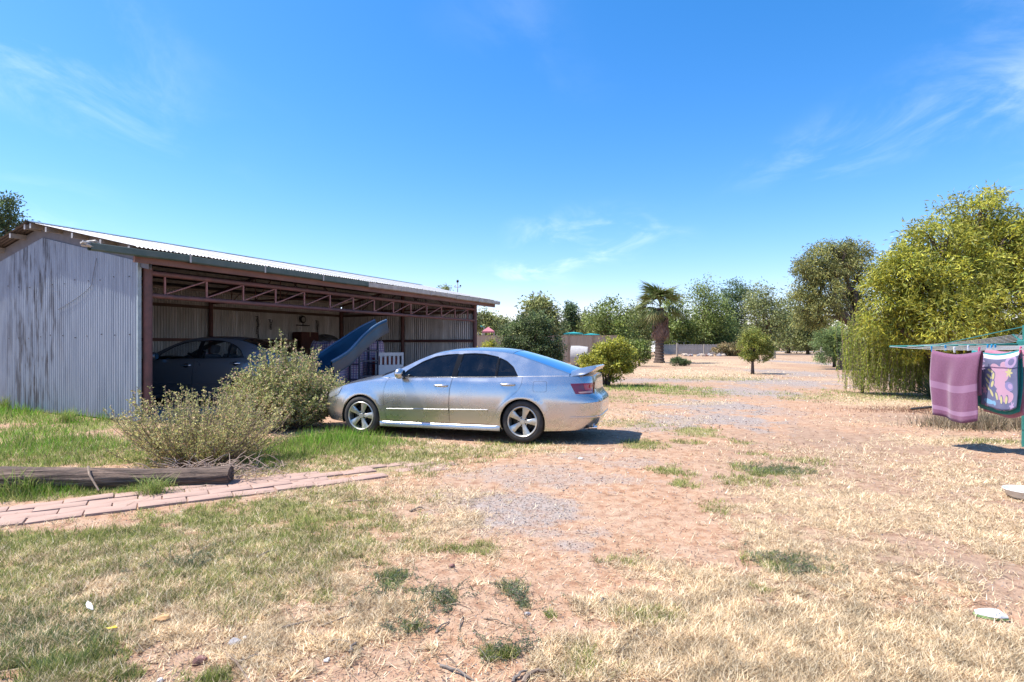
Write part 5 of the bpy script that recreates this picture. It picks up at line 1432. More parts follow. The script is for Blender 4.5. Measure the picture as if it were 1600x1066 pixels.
SP = [(0.31, 0.30, 0.11), (0.40, 0.36, 0.15), (0.24, 0.25, 0.085), (0.36, 0.25, 0.15), (0.14, 0.15, 0.06)]
SP2 = [(0.29, 0.30, 0.11), (0.38, 0.37, 0.15), (0.19, 0.215, 0.075), (0.42, 0.29, 0.19), (0.14, 0.17, 0.06)]
shrub('twiggy_shrub', 'low sprawling olive shrub with bare twigs behind the log', G(312, 722), 240, 1.12, 1.2, (0.030, 0.014), SP, 91, dens_=.95, bare=30)
shrub('saltbush', 'taller small-leaved bush in front of the sedan nose', G(446, 668), 270, 1.80, 1.18, (0.040, 0.022), SP2, 92, dens_=.85, leaf_from=.3, side_tw=6, dome=True, stemr=.010)
# dry grass stalks under the clothesline tree
def straw(name, label, cx_, cy_, rx, ry, n, h, pal, seed, cat='grass', kind='stuff'):
    r = np.random.default_rng(seed); X = cx_ + r.normal(size=n) * rx; Y = cy_ + r.normal(size=n) * ry
    p = np.stack([X, Y, gz(X, Y) - .005], -1); d = unit(np.stack([r.normal(size=n) * .5, r.normal(size=n) * .5, np.abs(r.normal(size=n)) + .5], -1)) * (h * r.uniform(.4, 1.1, n))[:, None]
    s_ = unit(np.cross(d, r.normal(size=(n, 3)))) * .004 * max(1, cy_ / 7)
    V = np.stack([p - s_, p + s_, p + d], 1); C = np.array(pal)[r.integers(0, len(pal), n)] * r.uniform(.6, 1.2, (n, 1))
    return tag(link(bpy.data.objects.new(name, quads_mesh(name, V, C, M['grass']))), label, cat, kind=kind)
x, y = G(1545, 672)
straw('dry_weeds', 'dead brown weeds below the hanging towels', x + .35, y + .5, .5, .25, 2600, .38, [(0.36, 0.28, 0.18), (0.28, 0.21, 0.14), (0.46, 0.37, 0.25), (0.16, 0.15, 0.09)], 31)
x, y = G(1440, 640)
straw('leaf_litter', 'rusty leaf litter under the big yellow-green tree', x + .6, y, 1.1, .35, 3000, .08, [(0.36, 0.20, 0.13), (0.25, 0.14, 0.09), (0.42, 0.27, 0.17)], 32, 'leaves')
# spiky agave-like plant
x, y = G(1456, 622)
ag = thing('spiky_plant', 'dark spiky fan of stiff leaves below the tree edge', 'plant', (x, y, 0)); r_ = random.Random(5)
sp_ = MB(); sp_.add([(0, -.018, 0), (.35, -.022, .05), (.8, 0, .02), (.35, .022, .05), (0, .018, 0), (.35, 0, .02)], [(0, 1, 5, 4), (1, 2, 5), (2, 3, 5), (3, 4, 5)]); sme = sp_.mesh('leaf', mat('spiky_leaf', (0.055, 0.08, 0.035), .5))
for k in range(34):
    o = link(bpy.data.objects.new('leaf', sme), ag); o.rotation_euler = (r_.uniform(-.3, .3), -r_.uniform(.1, 1.3), r_.uniform(0, 6.28)); o.scale = [r_.uniform(.6, 1.05)] * 3; o.location = (0, 0, .03)
# tufts beside the log
GT = [(0.17, 0.25, 0.05), (0.24, 0.30, 0.08), (0.34, 0.34, 0.13)]
for i, (px, py, h, lab) in enumerate(((30, 772, .30, 'long green grass tuft at the near face of log'), (242, 772, .24, 'green grass tuft where log meets the paver path'), (10, 640, .45, 'tall seeding grass tuft against the gable wall'), (105, 660, .32, 'lush green tuft by the gable wall foot'))):
    r = np.random.default_rng(200 + i); x, y = G(px, py); n = 170; k = 5
    V = []; 
    az = r.uniform(0, 2 * PI, n); l = h * r.uniform(.5, 1.2, n); o = np.stack([r.normal(size=n) * .07, r.normal(size=n) * .05, np.zeros(n)], -1)
    le = r.uniform(.1, .9, n)
    d1 = np.stack([np.cos(az) * np.sin(le), np.sin(az) * np.sin(le), np.cos(le)], -1) * (l * .55)[:, None]; d2 = np.stack([np.cos(az) * np.sin(le + .6), np.sin(az) * np.sin(le + .6), np.cos(le + .6)], -1) * (l * .5)[:, None]
    s_ = np.stack([-np.sin(az), np.cos(az), np.zeros(n)], -1) * .0035
    V = np.concatenate([np.stack([o - s_, o + s_, o + d1 + s_ * .8, o + d1 - s_ * .8], 1), np.stack([o + d1 - s_ * .8, o + d1 + s_ * .8, o + d1 + d2 + s_ * .1, o + d1 + d2 - s_ * .1], 1)])
    C = np.tile(np.array(GT)[r.integers(0, 3, n)] * r.uniform(.7, 1.2, (n, 1)), (2, 1))
    ob = link(bpy.data.objects.new('grass_tuft', quads_mesh('grass_tuft', V, C, M['grass']))); ob.location = (x, y, float(gz(x, y))); tag(ob, lab, 'grass', 'grass tufts near log and wall')
# ------------------------------------------------------------------ yard things
# weathered log
la, lb_ = Vector((-6.3, 5.62, .125)), Vector((-3.02, 6.12, .10))
def log_mat():
    m, nt, N, L, b = nodes_of('weathered_log')
    n1 = nz(nt, 5, 6, stretch=(.35, 5, 5), rough=.65); n2 = nz(nt, 18, 4, stretch=(.25, 4, 4))
    c = mixc_(nt, ramp(nt, n1, .35, .65), (0.075, 0.05, 0.038), (0.25, 0.175, 0.13)); c = mixc_(nt, ramp(nt, n2, .5, .62, 0, .6), c, (0.035, 0.028, 0.025))
    L.new(c, b.inputs['Base Color']); b.inputs['Roughness'].default_value = .95; bump_(nt, b, mth(nt, 'ADD', n1, n2), 1.0, .03); return m
lg = thing('old_log', 'weathered grey log edging the lawn beside paver path', 'log', (la.x, la.y, 0), math.atan2(lb_.y - la.y, lb_.x - la.x))
rows = []; LL = (lb_ - la).length
for i in range(60):
    f = i / 59; row = []
    for k in range(40):
        a = 2 * PI * k / 40
        R = (.128 - .03 * f) * (1 + .10 * (fbm(np.array(a * 3.2 + 5), np.array(f * 2.0), 3, 3) - .5) + .16 * (abs(math.sin(a * 7 + 1.5 * math.sin(f * 5))) ** 6) * -.5 + .10 * (float(vnoise(np.array(k * .9), np.array(f * 9), 2)) - .5))
        row.append((LL * f, float(R) * math.cos(a) * 1.1, .115 - .02 * f + float(R) * math.sin(a) + .02 * math.sin(f * 6)))
    rows.append(row)
mb = MB(); mb.grid(rows, True); mb.f.append(tuple(range(40))); mb.f.append(tuple(59 * 40 + k for k in range(40))); mb.build('trunk', log_mat(), lg, True, 70)
mb = MB(); mb.tube([(1.95, -.05, .235), (2.02, -.16, .17), (2.16, -.26, .03)], [.012, .011, .008], 6); mb.build('broken_twig', M['twig'], lg)
# dead twig heap at the log's end
x, y = G(335, 750)
r = random.Random(12); mb = MB()
for k in range(240):
    a = r.uniform(0, 6.28); p = Vector((x + r.gauss(.0, .36), y + r.gauss(.0, .13), r.uniform(.0, .17))); d = Vector((math.cos(a), math.sin(a) * .6, r.uniform(-.1, .7))) * r.uniform(.08, .24)
    mb.tube([p, p + d * .5 + Vector((0, 0, .015)), p + d], [.005, .004, .002], 4, False)
tag(mb.build('dead_twigs', mat('bleached_twig', (0.42, 0.31, 0.24), .9, var=.4)), 'heap of bleached dead twigs over the log end', 'twigs', kind='stuff')
# sticks lying about
sticks = [((1035, 0), [(640, 800), (655, 795), (660, 793)], .010, 'pale short stick on grass patch near the gravel', 1), (0, [(530, 785), (562, 784), (598, 785)], .007, 'thin white stick lying along the grass', 2),
    (0, [(350, 1015), (368, 1035), (390, 1062)], .008, 'long bent twig on soil in the foreground grass', 3), (0, [(372, 1030), (398, 1022), (425, 1022)], .007, 'dark twig lying across the end of the bent twig', 4),
    (0, [(440, 975), (465, 974), (490, 965)], .008, 'dark forked twig at the edge of bare soil', 5), (0, [(478, 980), (490, 992), (500, 1000)], .006, 'pale twig below the dark forked twig', 6),
    (0, [(690, 1043), (715, 1052), (740, 1066)], .008, 'thick dark twig on the bare red soil', 7), (0, [(800, 1066), (812, 1057), (825, 1048)], .008, 'dark twig beside the curved root on soil', 8),
    (0, [(815, 1066), (835, 1052), (862, 1048)], .011, 'curved brown root at the straw grass edge', 9), (0, [(680, 990), (690, 982), (702, 972)], .006, 'small bent twig near the dark weeds on soil', 10),
    (0, [(757, 968), (775, 973), (792, 980)], .005, 'straight pale twig on bare soil', 11), (0, [(718, 985), (722, 972), (724, 963)], .005, 'upright looking pale twig on bare soil', 12),
    (0, [(940, 945), (942, 940), (948, 937)], .008, 'short dark hooked twig on bare soil', 13), (0, [(1280, 903), (1305, 915), (1343, 930)], .006, 'long straight twig in straw grass by dark weed', 14),
    (0, [(400, 872), (418, 864), (433, 860)], .007, 'grey twig lying in the patchy foreground grass', 15), (0, [(545, 1018), (555, 1008), (558, 1003)], .009, 'charred stub of stick among foreground twigs', 16),
    (0, [(500, 1000), (530, 1001), (560, 1002)], .005, 'thin level twig beside the charred stub', 17), (0, [(502, 975), (540, 965), (560, 962)], .005, 'thin grey twig above the charred stub', 18)]
for (_, pts, rad, lab, sd) in sticks:
    w = [G(*p) for p in pts]; b0 = Vector((w[0][0], w[0][1], float(gz(*w[0]))))
    mb = MB(); P3 = [Vector((q[0], q[1], float(gz(*q)) + rad * .8 + (.012 if i == 1 else 0))) - b0 for i, q in enumerate(w)]
    # finer path with small kinks
    fine_ = []
    for i in range(len(P3) - 1):
        for t in (0, .35, .7): fine_.append(P3[i].lerp(P3[i + 1], t) + Vector((random.gauss(0, rad * .5), random.gauss(0, rad * .5), 0)))
    fine_.append(P3[-1]); mb.tube(fine_, list(np.linspace(rad, rad * .45, len(fine_))), 6)
    o = mb.build('stick', M['twig'] if sd in (1, 2, 3, 6, 11, 12, 9) else M['greystick']); o.location = b0; tag(o, lab, 'stick', 'fallen sticks on the yard')
# small litter
def flat_bit(name, label, px, py, s, m, cat, seed, up=.012):
    r = random.Random(seed); x, y = G(px, py); mb = MB(); n = 9
    ring = [(math.cos(2 * PI * k / n) * s * r.uniform(.6, 1.1), math.sin(2 * PI * k / n) * s * .55 * r.uniform(.6, 1.1), r.uniform(0, s * .35)) for k in range(n)]
    mb.add(ring + [(p[0], p[1], p[2] - .003) for p in ring] + [(0, 0, s * .30), (0, 0, s * .30 - .003)], [(k, (k + 1) % n, 2 * n) for k in range(n)] + [(n + (k + 1) % n, n + k, 2 * n + 1) for k in range(n)] + [(k, n + k, n + (k + 1) % n, (k + 1) % n) for k in range(n)])
    o = mb.build(name, m); o.location = (x, y, float(gz(x, y)) + up); o.rotation_euler = (0, 0, r.uniform(-.5, .5)); tag(o, label, cat); return o
pw = mat('white_wrapper', (0.75, 0.78, 0.82), .5, var=.1)
w = flat_bit('wrapper', 'crumpled white plastic wrapper in the foreground grass', 140, 951, .045, pw, 'litter', 3, .02); w.rotation_euler = (.2, .1, -.75); w.scale = (1.5, .55, .8)
flat_bit('bottle_cap', 'yellow scrap of plastic in the foreground grass', 176, 983, .032, mat('yellow_plastic', (0.75, 0.55, 0.02), .4), 'litter', 4, .02)
flat_bit('dry_leaf', 'curled orange-brown dry leaf near the yellow scrap', 250, 968, .045, mat('orange_leaf', (0.55, 0.32, 0.14), .8), 'leaf', 5, .02)
stone = mat('grey_stone', (0.36, 0.34, 0.34), .9, var=.3, bump=.4, bscale=40); stone2 = mat('red_stone', (0.24, 0.12, 0.10), .9, var=.3); stw = mat('white_stone', (0.68, 0.66, 0.63), .9)
def rock(name, label, px, py, s, m, seed, group=None, d=None, cat='stone'):
    r = np.random.default_rng(seed); bm = bmesh.new(); bmesh.ops.create_icosphere(bm, subdivisions=2, radius=1)
    for v in bm.verts:
        k = 1 + .28 * math.sin(v.co.x * 3 + seed) * math.cos(v.co.y * 4 + seed) + r.uniform(-.07, .07); v.co = Vector((v.co.x * s * k, v.co.y * s * .8 * k, v.co.z * s * .6 * k))
    me = bpy.data.meshes.new(name); bm.to_mesh(me); bm.free(); me.materials.append(m); o = link(bpy.data.objects.new(name, me))
    x, y = G(px, py) if d is None else ((px - 800) / FPX * d, d)
    o.location = (x, y, (float(gz(x, y)) if y < 60 else 0) + s * .3); o.rotation_euler = (0, 0, r.uniform(0, 6)); tag(o, label, cat, group)
rock('stone', 'flat pale grey stone on soil near foreground twigs', 367, 1001, .032, stone, 1); rock('stone', 'small white stone above the flat grey stone', 383, 992, .016, stw, 2); rock('stone', 'dark red flat stone beside the foreground grass', 312, 1029, .034, stone2, 3)
rock('stone', 'small white pebble on the red soil by twigs', 511, 1028, .016, stw, 4); rock('stone', 'tiny white pebble at the bottom of grass', 250, 1058, .016, stw, 5); rock('stone', 'round dark stone on bare soil below the gravel', 706, 884, .022, stone2, 6); rock('stone', 'white stone lying on the gravel behind the sedan', 907, 717, .03, stw, 7); rock('stone', 'small grey stone near the spindly weed on soil', 824, 961, .018, stone, 8)
# spindly prostrate weeds on the bare soil
def weed(label, pts, seed, spread=.07):
    r = np.random.default_rng(seed); c = G(*pts[0]); t = thing('weed', label, 'weed', (c[0], c[1], float(gz(*c))), 0, 'dark weeds on the bare soil')
    mb = MB(); P_ = []
    for p in pts:
        w = G(*p)
        for k in range(9):
            a = r.uniform(0, 6.28); L0 = r.uniform(.04, .11); q = np.array([w[0] - c[0] + r.normal() * spread, w[1] - c[1] + r.normal() * spread, .01]); e = q + np.array([math.cos(a), math.sin(a), r.uniform(.15, .6)]) * L0
            mb.tube([q, (q + e) / 2 + np.array([0, 0, .01]), e], .0016, 3, False); f = r.random(26)[:, None]; P_.append(q * (1 - f) + e * f + r.normal(size=(26, 3)) * .006)
    P_ = np.concatenate(P_); P_[:, 2] = np.maximum(P_[:, 2], .008)
    V, C = leaves(P_, unit(r.normal(size=P_.shape) + np.array([0, 0, .5])), .014, .005, [(0.10, 0.135, 0.07), (0.15, 0.18, 0.10), (0.08, 0.105, 0.06)], r)
    link(bpy.data.objects.new('foliage', quads_mesh('foliage', V, C, M['leaf'])), t); tag(mb.build('stems', M['twig'], t), kind='stuff')
weed('spindly dark weed trailing across the bare red soil', [(792, 917), (803, 928), (815, 938), (825, 948)], 1, .035)
weed('dense bluish weed clump on bare soil beside straw', [(690, 935), (700, 940), (685, 930), (695, 948), (680, 940)], 2)
weed('broad dark weed mat at the grass edge', [(610, 905), (620, 915), (600, 918), (640, 925), (590, 925)], 3, .10)
weed('small weed with stalks on the lower bare soil', [(770, 1020), (785, 1025), (800, 1020)], 4)
weed('little weed by the charred twig stub', [(655, 985), (645, 978), (630, 978)], 5, .05)
weed('dark weed patch in straw below the worn soil', [(1240, 880), (1225, 875), (1255, 885), (1265, 880), (1215, 870), (1245, 890)], 6, .09)
weed('broad dark weed mat beside the sandy wheel track', [(1190, 730), (1210, 728), (1225, 735), (1245, 738), (1175, 735), (1265, 740)], 7, .16)
weed('dark green weed clump left in the foreground grass', [(300, 868), (285, 875), (312, 880)], 8, .10)
# white bowl at the right and a clog
x, y = G(1602, 779); t = thing('white_bowl', 'chipped white enamel bowl on dry ground near clothesline', 'bowl', (x, y, -.005))
mb = MB(); mb.lathe([(0, .0), (.09, .0), (.14, .03), (.165, .085), (.175, .09), (.172, .095), (.158, .088), (.13, .035), (.08, .012), (0, .012)], 28); mb.build('shell', mat('white_enamel', (0.70, 0.69, 0.66), .35, var=.25, scale=12), t, True, 50)
mb = MB(); mb.lathe([(0, .045), (.135, .045)], 24); mb.build('soil_fill', mat('bowl_soil', (0.20, 0.14, 0.10), .95), t)
x, y = G(1548, 962); t = thing('white_clog', 'white perforated clog with green sole on dry grass', 'shoe', (x, y, float(gz(x, y)) + .012), -.35)
rows = []
for i in range(17):
    f = i / 16; w_ = .052 * math.sin(PI * (.08 + .84 * f)) ** .5 * (1 - .18 * math.cos(f * 5)); h_ = .065 * math.sin(PI * min(1, .12 + .62 * f)) ** .8 if f < .75 else .062 * (1 - (f - .75) / .25 * .75)
    rows.append([((f - .5) * .27, w_ * math.cos(a), max(0.006, h_ * math.sin(a) + .012)) for a in np.linspace(0, PI, 13)])
t.scale = (.55, .55, .55); mb = MB(); mb.grid(rows); mb.build('upper', mat('white_foam', (0.78, 0.79, 0.78), .5, var=.08), t, True)
mb = MB()
mb.prism([((i / 19 - .5) * .28, .056 * math.sin(PI * (.04 + .92 * i / 19)) ** .5) for i in range(20)] + [((i / 19 - .5) * .28, -.056 * math.sin(PI * (.04 + .92 * i / 19)) ** .5) for i in range(19, -1, -1)], -.012, .008); mb.build('sole', mat('green_sole', (0.25, 0.45, 0.16), .6), t)
hm = MB()
for i in range(5):
    for k in range(4):
        f = .30 + .1 * i; a = PI * (.22 + .18 * k + (.09 if i % 2 else 0)); q0 = rows[int(f * 16)]; w_ = q0[0][1]; h_ = max(p[2] for p in q0) - .012
        nrm = Vector((0, math.cos(a), math.sin(a))); c = Vector(((f - .5) * .27, w_ * math.cos(a), h_ * math.sin(a) + .012)) + nrm * .0015
        hm.lathe([(0, 0), (.0048, 0)], 8, Matrix.Translation(c) @ nrm.to_track_quat('Z', 'Y').to_matrix().to_4x4())
tag(hm.build('vent_holes', M['blacktrim'], t), kind='stuff')
# black angled bar
mb = MB(); a, b_ = P(1424, 648, 13.0), P(1460, 634, 12.2); a.z = .04
st = thing('steel_bar', 'black steel bar propped on a wire loop in litter', 'bar', (a.x, a.y, 0))
mb.tube([(0, 0, .03), (b_.x - a.x, b_.y - a.y, .17)], .028, 4); mb.build('bar', dkm, st)
mb = MB(); e = Vector((b_.x - a.x, b_.y - a.y, .17)); mb.tube([e + Vector((0, .04, -.2)), e + Vector((0, .02, .06)), e + Vector((.05, 0, .14)), e + Vector((.10, -.02, .06)), e + Vector((.10, -.04, -.2))], .012, 6); mb.build('wire_loop', dkm, st)

# ------------------------------------------------------------------ clothesline
hub = Vector((7.52, 8.35, 1.50))
cl = thing('rotary_clothesline', 'green rotary clothesline with wire frame holding towels', 'clothesline', (hub.x, hub.y, 0))
teal = mat('teal_green_paint', (0.03, 0.19, 0.17), .45, var=.25)
wire = mat('line_wire', (0.52, 0.53, 0.52), .4, .3)
mb = MB(); mb.tube([(0, 0, -.02), (0, 0, 1.25)], .040, 14); mb.tube([(0, 0, 1.25), (0, 0, 1.78)], .030, 12); mb.lathe([(.06, 1.22), (.06, 1.28), (.042, 1.30)], 14); mb.build('pole', teal, cl, True, 50)
mb = MB(); mb.box(-.07, .07, -.07, .07, 1.44, 1.56, .015); mb.build('hub', teal, cl)
mb = MB(); mb.tube([(-.04, -.03, 1.05), (-.12, -.05, 1.05), (-.14, -.05, .95)], .012, 6); mb.build('winding_handle', M['gutterw'], cl)
AL = 1.66; tips = [Vector((-.8 * AL, .6 * AL, 1.462)), Vector((.6 * AL, .8 * AL, 1.66)), Vector((.8 * AL, -.6 * AL, 1.58)), Vector((-.6 * AL, -.8 * AL, 1.44))]
hb = Vector((0, 0, 1.50))
for tp in tips:
    mb = MB(); mb.tube([hb, tp], .016, 8); mb.build('arm', teal, cl, True)
    mb = MB(); mb.tube([Vector((0, 0, 1.76)), hb.lerp(tp, .62) + Vector((0, 0, .01))], .007, 6); mb.build('stay', teal, cl)
def onarm(i, f): return hb.lerp(tips[i], f)
levels = [1.0, .86, .73, .60, .47, .34]
def wire_pt(i, f, q):
    a, b_ = onarm(i, f), onarm((i + 1) % 4, f); return a.lerp(b_, q) - Vector((0, 0, 4 * q * (1 - q) * .035 * f))
for f in levels:
    for i in range(4):
        mb = MB(); mb.tube([wire_pt(i, f, q) for q in np.linspace(0, 1, 7)], .0045, 5); mb.build('line_wire', wire, cl)
def towel_mat(name, base, dark_, bands=None, dirc=None):
    m, nt, N, L, b = nodes_of(name)
    t = N.new('ShaderNodeTexCoord'); sp = N.new('ShaderNodeSeparateXYZ'); L.new(t.outputs['UV'], sp.inputs[0])
    c = mixc_(nt, ramp(nt, nz(nt, 90, 3), .35, .65), base, dark_)
    if bands:
        for (v0, v1, colb) in bands:
            f = mth(nt, 'MULTIPLY', mth(nt, 'GREATER_THAN', sp.outputs[1], v0), mth(nt, 'LESS_THAN', sp.outputs[1], v1)); c = mixc_(nt, f, c, colb)
    L.new(c, b.inputs['Base Color']); b.inputs['Roughness'].default_value = .95; b.inputs['Specular IOR Level'].default_value = .1
    b.inputs['Sheen Weight'].default_value = .3
    bump_(nt, b, nz(nt, 260, 2), .5, .004); return m
def towel(name, label, f, q0, q1, drop_f, drop_b, m, seed, wob=.02, skew=0.0, off=0.0, level_i=3, fold=None):
    """cloth folded over the wire between arms 0 and 3"""
    r = random.Random(seed); nu, nv = 26, 30
    def wp(q):
        a, b_ = onarm(0, f), onarm(3, f); return a.lerp(b_, q) - Vector((0, 0, 4 * q * (1 - q) * .035 * f + off)) + Vector((hub.x, hub.y, 0))
    ax = (wp(q1) - wp(q0)).normalized(); nrm = Vector((-ax.y, ax.x, 0)).normalized()
    if nrm.x > 0: nrm = -nrm                 # towards the yard
    base = wp((q0 + q1) / 2); rows = []; uv = []
    tot = drop_f + drop_b
    for j in range(nv + 1):
        s_ = tot * j / nv                    # from back hem over the wire to front hem
        row = []
        for i in range(nu + 1):
            u = i / nu; p = wp(q0 + (q1 - q0) * u)
            sag = math.sin(PI * u) * .055
            d = s_ - drop_b
            hang = abs(d); sd_ = 1 if d >= 0 else -1
            k = min(1, hang / .08)
            wv = wob * (math.sin(u * 9 + seed) * .6 + math.sin(u * 17 + 2 * seed + hang * 3) * .35) * min(1, hang * 2.2)
            q = p + nrm * (sd_ * (.006 + .018 * k) + wv + .05 * hang * sd_ * .3) + ax * (skew * hang * (u - .5) * 2 * .5 + .02 * math.sin(hang * 6 + seed)) - Vector((0, 0, max(0, hang - .004) * (1 - .02 * math.sin(u * 6)) + sag))
            row.append(q - Vector((base.x, base.y, 0)))
        rows.append(row)
    mb = MB(); mb.grid(rows); me = mb.mesh(name, m, True)
    ul = me.uv_layers.new(name='UVMap')
    for poly in me.polygons:
        for li, vi in zip(poly.loop_indices, poly.vertices):
            ul.data[li].uv = ((vi % (nu + 1)) / nu, (vi // (nu + 1)) / nv * tot - drop_b)
    o = link(bpy.data.objects.new(name, me)); o.location = (base.x, base.y, 0)
    md = o.modifiers.new('thickness', 'SOLIDIFY'); md.thickness = .006
    return tag(o, label, 'towel'), wp, nrm, rows, base
purple = towel_mat('purple_towel', (0.20, 0.085, 0.15), (0.145, 0.06, 0.11), [(.46, .56, (0.25, 0.135, 0.22)), (.82, .88, (0.27, 0.15, 0.24)), (.655, .665, (0.17, 0.07, 0.13))])
towel('purple_towel', 'dusty purple bath towel with woven bands on clothesline', 1.0, .34, .67, .97, .62, purple, 2, .04, -.14)
tealm = towel_mat('teal_towel', (0.015, 0.21, 0.22), (0.012, 0.15, 0.16))
towel('teal_towel', 'plain teal towel hanging behind the printed beach towel', .80, .54, .90, .80, .84, tealm, 5, .022, -.12)
pinkm = towel_mat('pink_towel', (0.40, 0.17, 0.23), (0.32, 0.13, 0.18))
towel('pink_towel', 'pink towel hanging lowest behind the teal towel', .66, .56, .95, .90, .80, pinkm, 7, .02, -.05)
# printed beach towel: sea creatures as flat print
def beach_mat():
    m, nt, N, L, b = nodes_of('beach_towel_print')
    t = N.new('ShaderNodeTexCoord'); sp = N.new('ShaderNodeSeparateXYZ'); L.new(t.outputs['UV'], sp.inputs[0])
    U, V = sp.outputs[0], sp.outputs[1]
    c = mixc_(nt, ramp(nt, nz(nt, 5, 4), .35, .65), (0.15, 0.155, 0.26), (0.21, 0.21, 0.32))
    def E(cu, cv, ru, rv, rot=0.0):
        du = mth(nt, 'SUBTRACT', U, cu); dv = mth(nt, 'MULTIPLY', mth(nt, 'SUBTRACT', V, cv), 1.25)
        cr, sr = math.cos(rot), math.sin(rot)
        a = mth(nt, 'ADD', mth(nt, 'MULTIPLY', du, cr), mth(nt, 'MULTIPLY', dv, sr)); b2 = mth(nt, 'SUBTRACT', mth(nt, 'MULTIPLY', dv, cr), mth(nt, 'MULTIPLY', du, sr))
        d = mth(nt, 'ADD', mth(nt, 'POWER', mth(nt, 'ABSOLUTE', mth(nt, 'DIVIDE', a, ru), 0), 2), mth(nt, 'POWER', mth(nt, 'ABSOLUTE', mth(nt, 'DIVIDE', b2, rv), 0), 2))
        return mth(nt, 'LESS_THAN', d, 1.0)
    pinkc, yel, blue, cor, lil = (0.60, 0.36, 0.46), (0.62, 0.56, 0.28), (0.25, 0.46, 0.66), (0.62, 0.30, 0.40), (0.50, 0.36, 0.55)
    def put(mask, col):
        nonlocal c
        c = mixc_(nt, mask, c, col)
    # curled tail and body
    for e in ((.62, .26, .17, .13, .2), (.55, .37, .16, .12, .5), (.62, .50, .17, .12, -.4), (.74, .57, .14, .09, 0), (.50, .20, .13, .09, .6), (.72, .16, .12, .07, .4)): put(E(*e), pinkc)
    for e in ((.84, .12, .13, .10, 0),): put(E(*e), lil)
    put(E(.85, .12, .07, .055, 0), (0.22, 0.20, 0.34)); put(E(.78, .43, .10, .07, .5), (0.30, 0.26, 0.46)); put(E(.80, .43, .055, .04, .5), lil)
    # rows of pale scallops
    for k, (u, v) in enumerate(((.38, .22), (.34, .30), (.28, .37), (.27, .46), (.36, .53), (.48, .56), (.60, .60), (.71, .60), (.44, .29), (.40, .40))): put(E(u, v, .085, .036, .3 + .2 * k), (0.17, 0.16, 0.28)); put(E(u - .01, v, .065, .026, .3 + .2 * k), yel)
    put(E(.25, .66, .15, .042, 0), blue); put(E(.41, .66, .045, .035, .7), blue); put(E(.52, .76, .14, .035, .05), cor); put(E(.67, .76, .04, .03, .6), cor)
    for (u, v, col) in ((.17, .20, lil), (.14, .52, cor), (.17, .77, cor), (.80, .25, yel), (.16, .09, lil), (.85, .70, lil)):
        for k in range(3): put(E(u, v, .085, .020, k * PI / 3 + .3), col)
    put(mth(nt, 'LESS_THAN', mth(nt, 'ABSOLUTE', mth(nt, 'SUBTRACT', V, .03), 0), .03), (0.72, 0.72, 0.76))
    c = mixc_(nt, 1.0, c, (0.72, 0.74, 0.76), 'MULTIPLY')   # whole print darkened evenly
    L.new(c, b.inputs['Base Color']); b.inputs['Roughness'].default_value = .95; b.inputs['Specular IOR Level'].default_value = .1
    bump_(nt, b, nz(nt, 260, 2), .4, .004); return m
towel('beach_towel', 'printed sea-creature beach towel hanging over the teal towel', .86, .60, .90, .74, .10, beach_mat(), 4, .015, -.14, off=.03)
# pegs
pegc = {'pink': (0.65, 0.10, 0.22), 'blue': (0.03, 0.30, 0.55), 'white': (0.7, 0.72, 0.72)}
pegm = {k: mat(k + '_peg_plastic', v, .4, var=.08) for k, v in pegc.items()}
pp = MB(); pp.box(-.006, .006, -.012, -.002, -.05, .035, .002); pp.box(-.006, .006, .002, .012, -.05, .035, .002); pp.lathe([(.008, -.005), (.008, .005)], 8, Matrix.Rotation(PI / 2, 4, 'Y'))
for (colr, f, q, lab) in (('blue', 1.0, .34, 'blue peg holding the outer corner of purple towel'), ('white', 1.0, .50, 'white peg in the middle of the purple towel'), ('pink', 1.0, .66, 'pink peg holding the inner corner of purple towel'), ('pink', .86, .61, 'pink peg on the printed towel left corner'), ('pink', .86, .89, 'pink peg on the printed towel right corner'), ('blue', .80, .30, 'blue peg clipped on an empty inner wire'), ('blue', .60, .55, 'blue peg on the wire near the hub'), ('blue', .60, .59, 'second blue peg bunched near the hub wire'), ('blue', .60, .63, 'third blue peg bunched near the hub wire'), ('white', .73, .45, 'white peg alone on a bare wire')):
    a, b_ = onarm(0, f), onarm(3, f); p = a.lerp(b_, q) - Vector((0, 0, 4 * q * (1 - q) * .035 * f)) + Vector((hub.x, hub.y, 0)) - Vector((0, 0, .055 * (math.sin(PI * .1) if colr == 'pink' else 0)))
    me = pp.mesh('peg', pegm[colr]); o = link(bpy.data.objects.new('peg', me)); o.location = p + Vector((0, 0, .012)); o.rotation_euler = (random.uniform(-.2, .2), 0, math.atan2(b_.y - a.y, b_.x - a.x)); tag(o, lab, 'peg', 'clothes pegs')

# ------------------------------------------------------------------ middle distance
# tan fence past the shed
fz = 47.0
fx0, fx1 = (738 - 800) / FPX * fz, (965 - 800) / FPX * fz
fn = thing('boundary_fence', 'tan sheet metal fence behind the round bush', 'fence', (fx0, fz, 0))
tanm = mat('tan_sheet', (0.40, 0.31, 0.22), .6, var=.15, scale=2); tan2 = mat('tan_rail', (0.33, 0.25, 0.18), .6)
npn = 6; pw_ = (fx1 - fx0) / npn
prof_ = []
for k in range(13):
    q = k / 12 * (pw_ - .06); prof_ += [(q, .0 if k % 2 else .03)]
mbp = MB(); mbp.grid([[(a, d, .05) for a, d in prof_], [(a, d, 2.28) for a, d in prof_]]); pme_ = mbp.mesh('fence_panel', tanm)
for k in range(npn):
    o = link(bpy.data.objects.new('fence_panel', pme_), fn); o.location = (k * pw_ + .03, 0, 0)
for k in range(npn + 1):
    mb = MB(); mb.box(k * pw_ - .03, k * pw_ + .03, -.04, .06, 0, 2.32); mb.build('post', tan2, fn)
mb = MB(); mb.box(.03, fx1 - fx0 - .03, -.035, .055, 2.285, 2.33); mb.build('top_rail', tan2, fn)
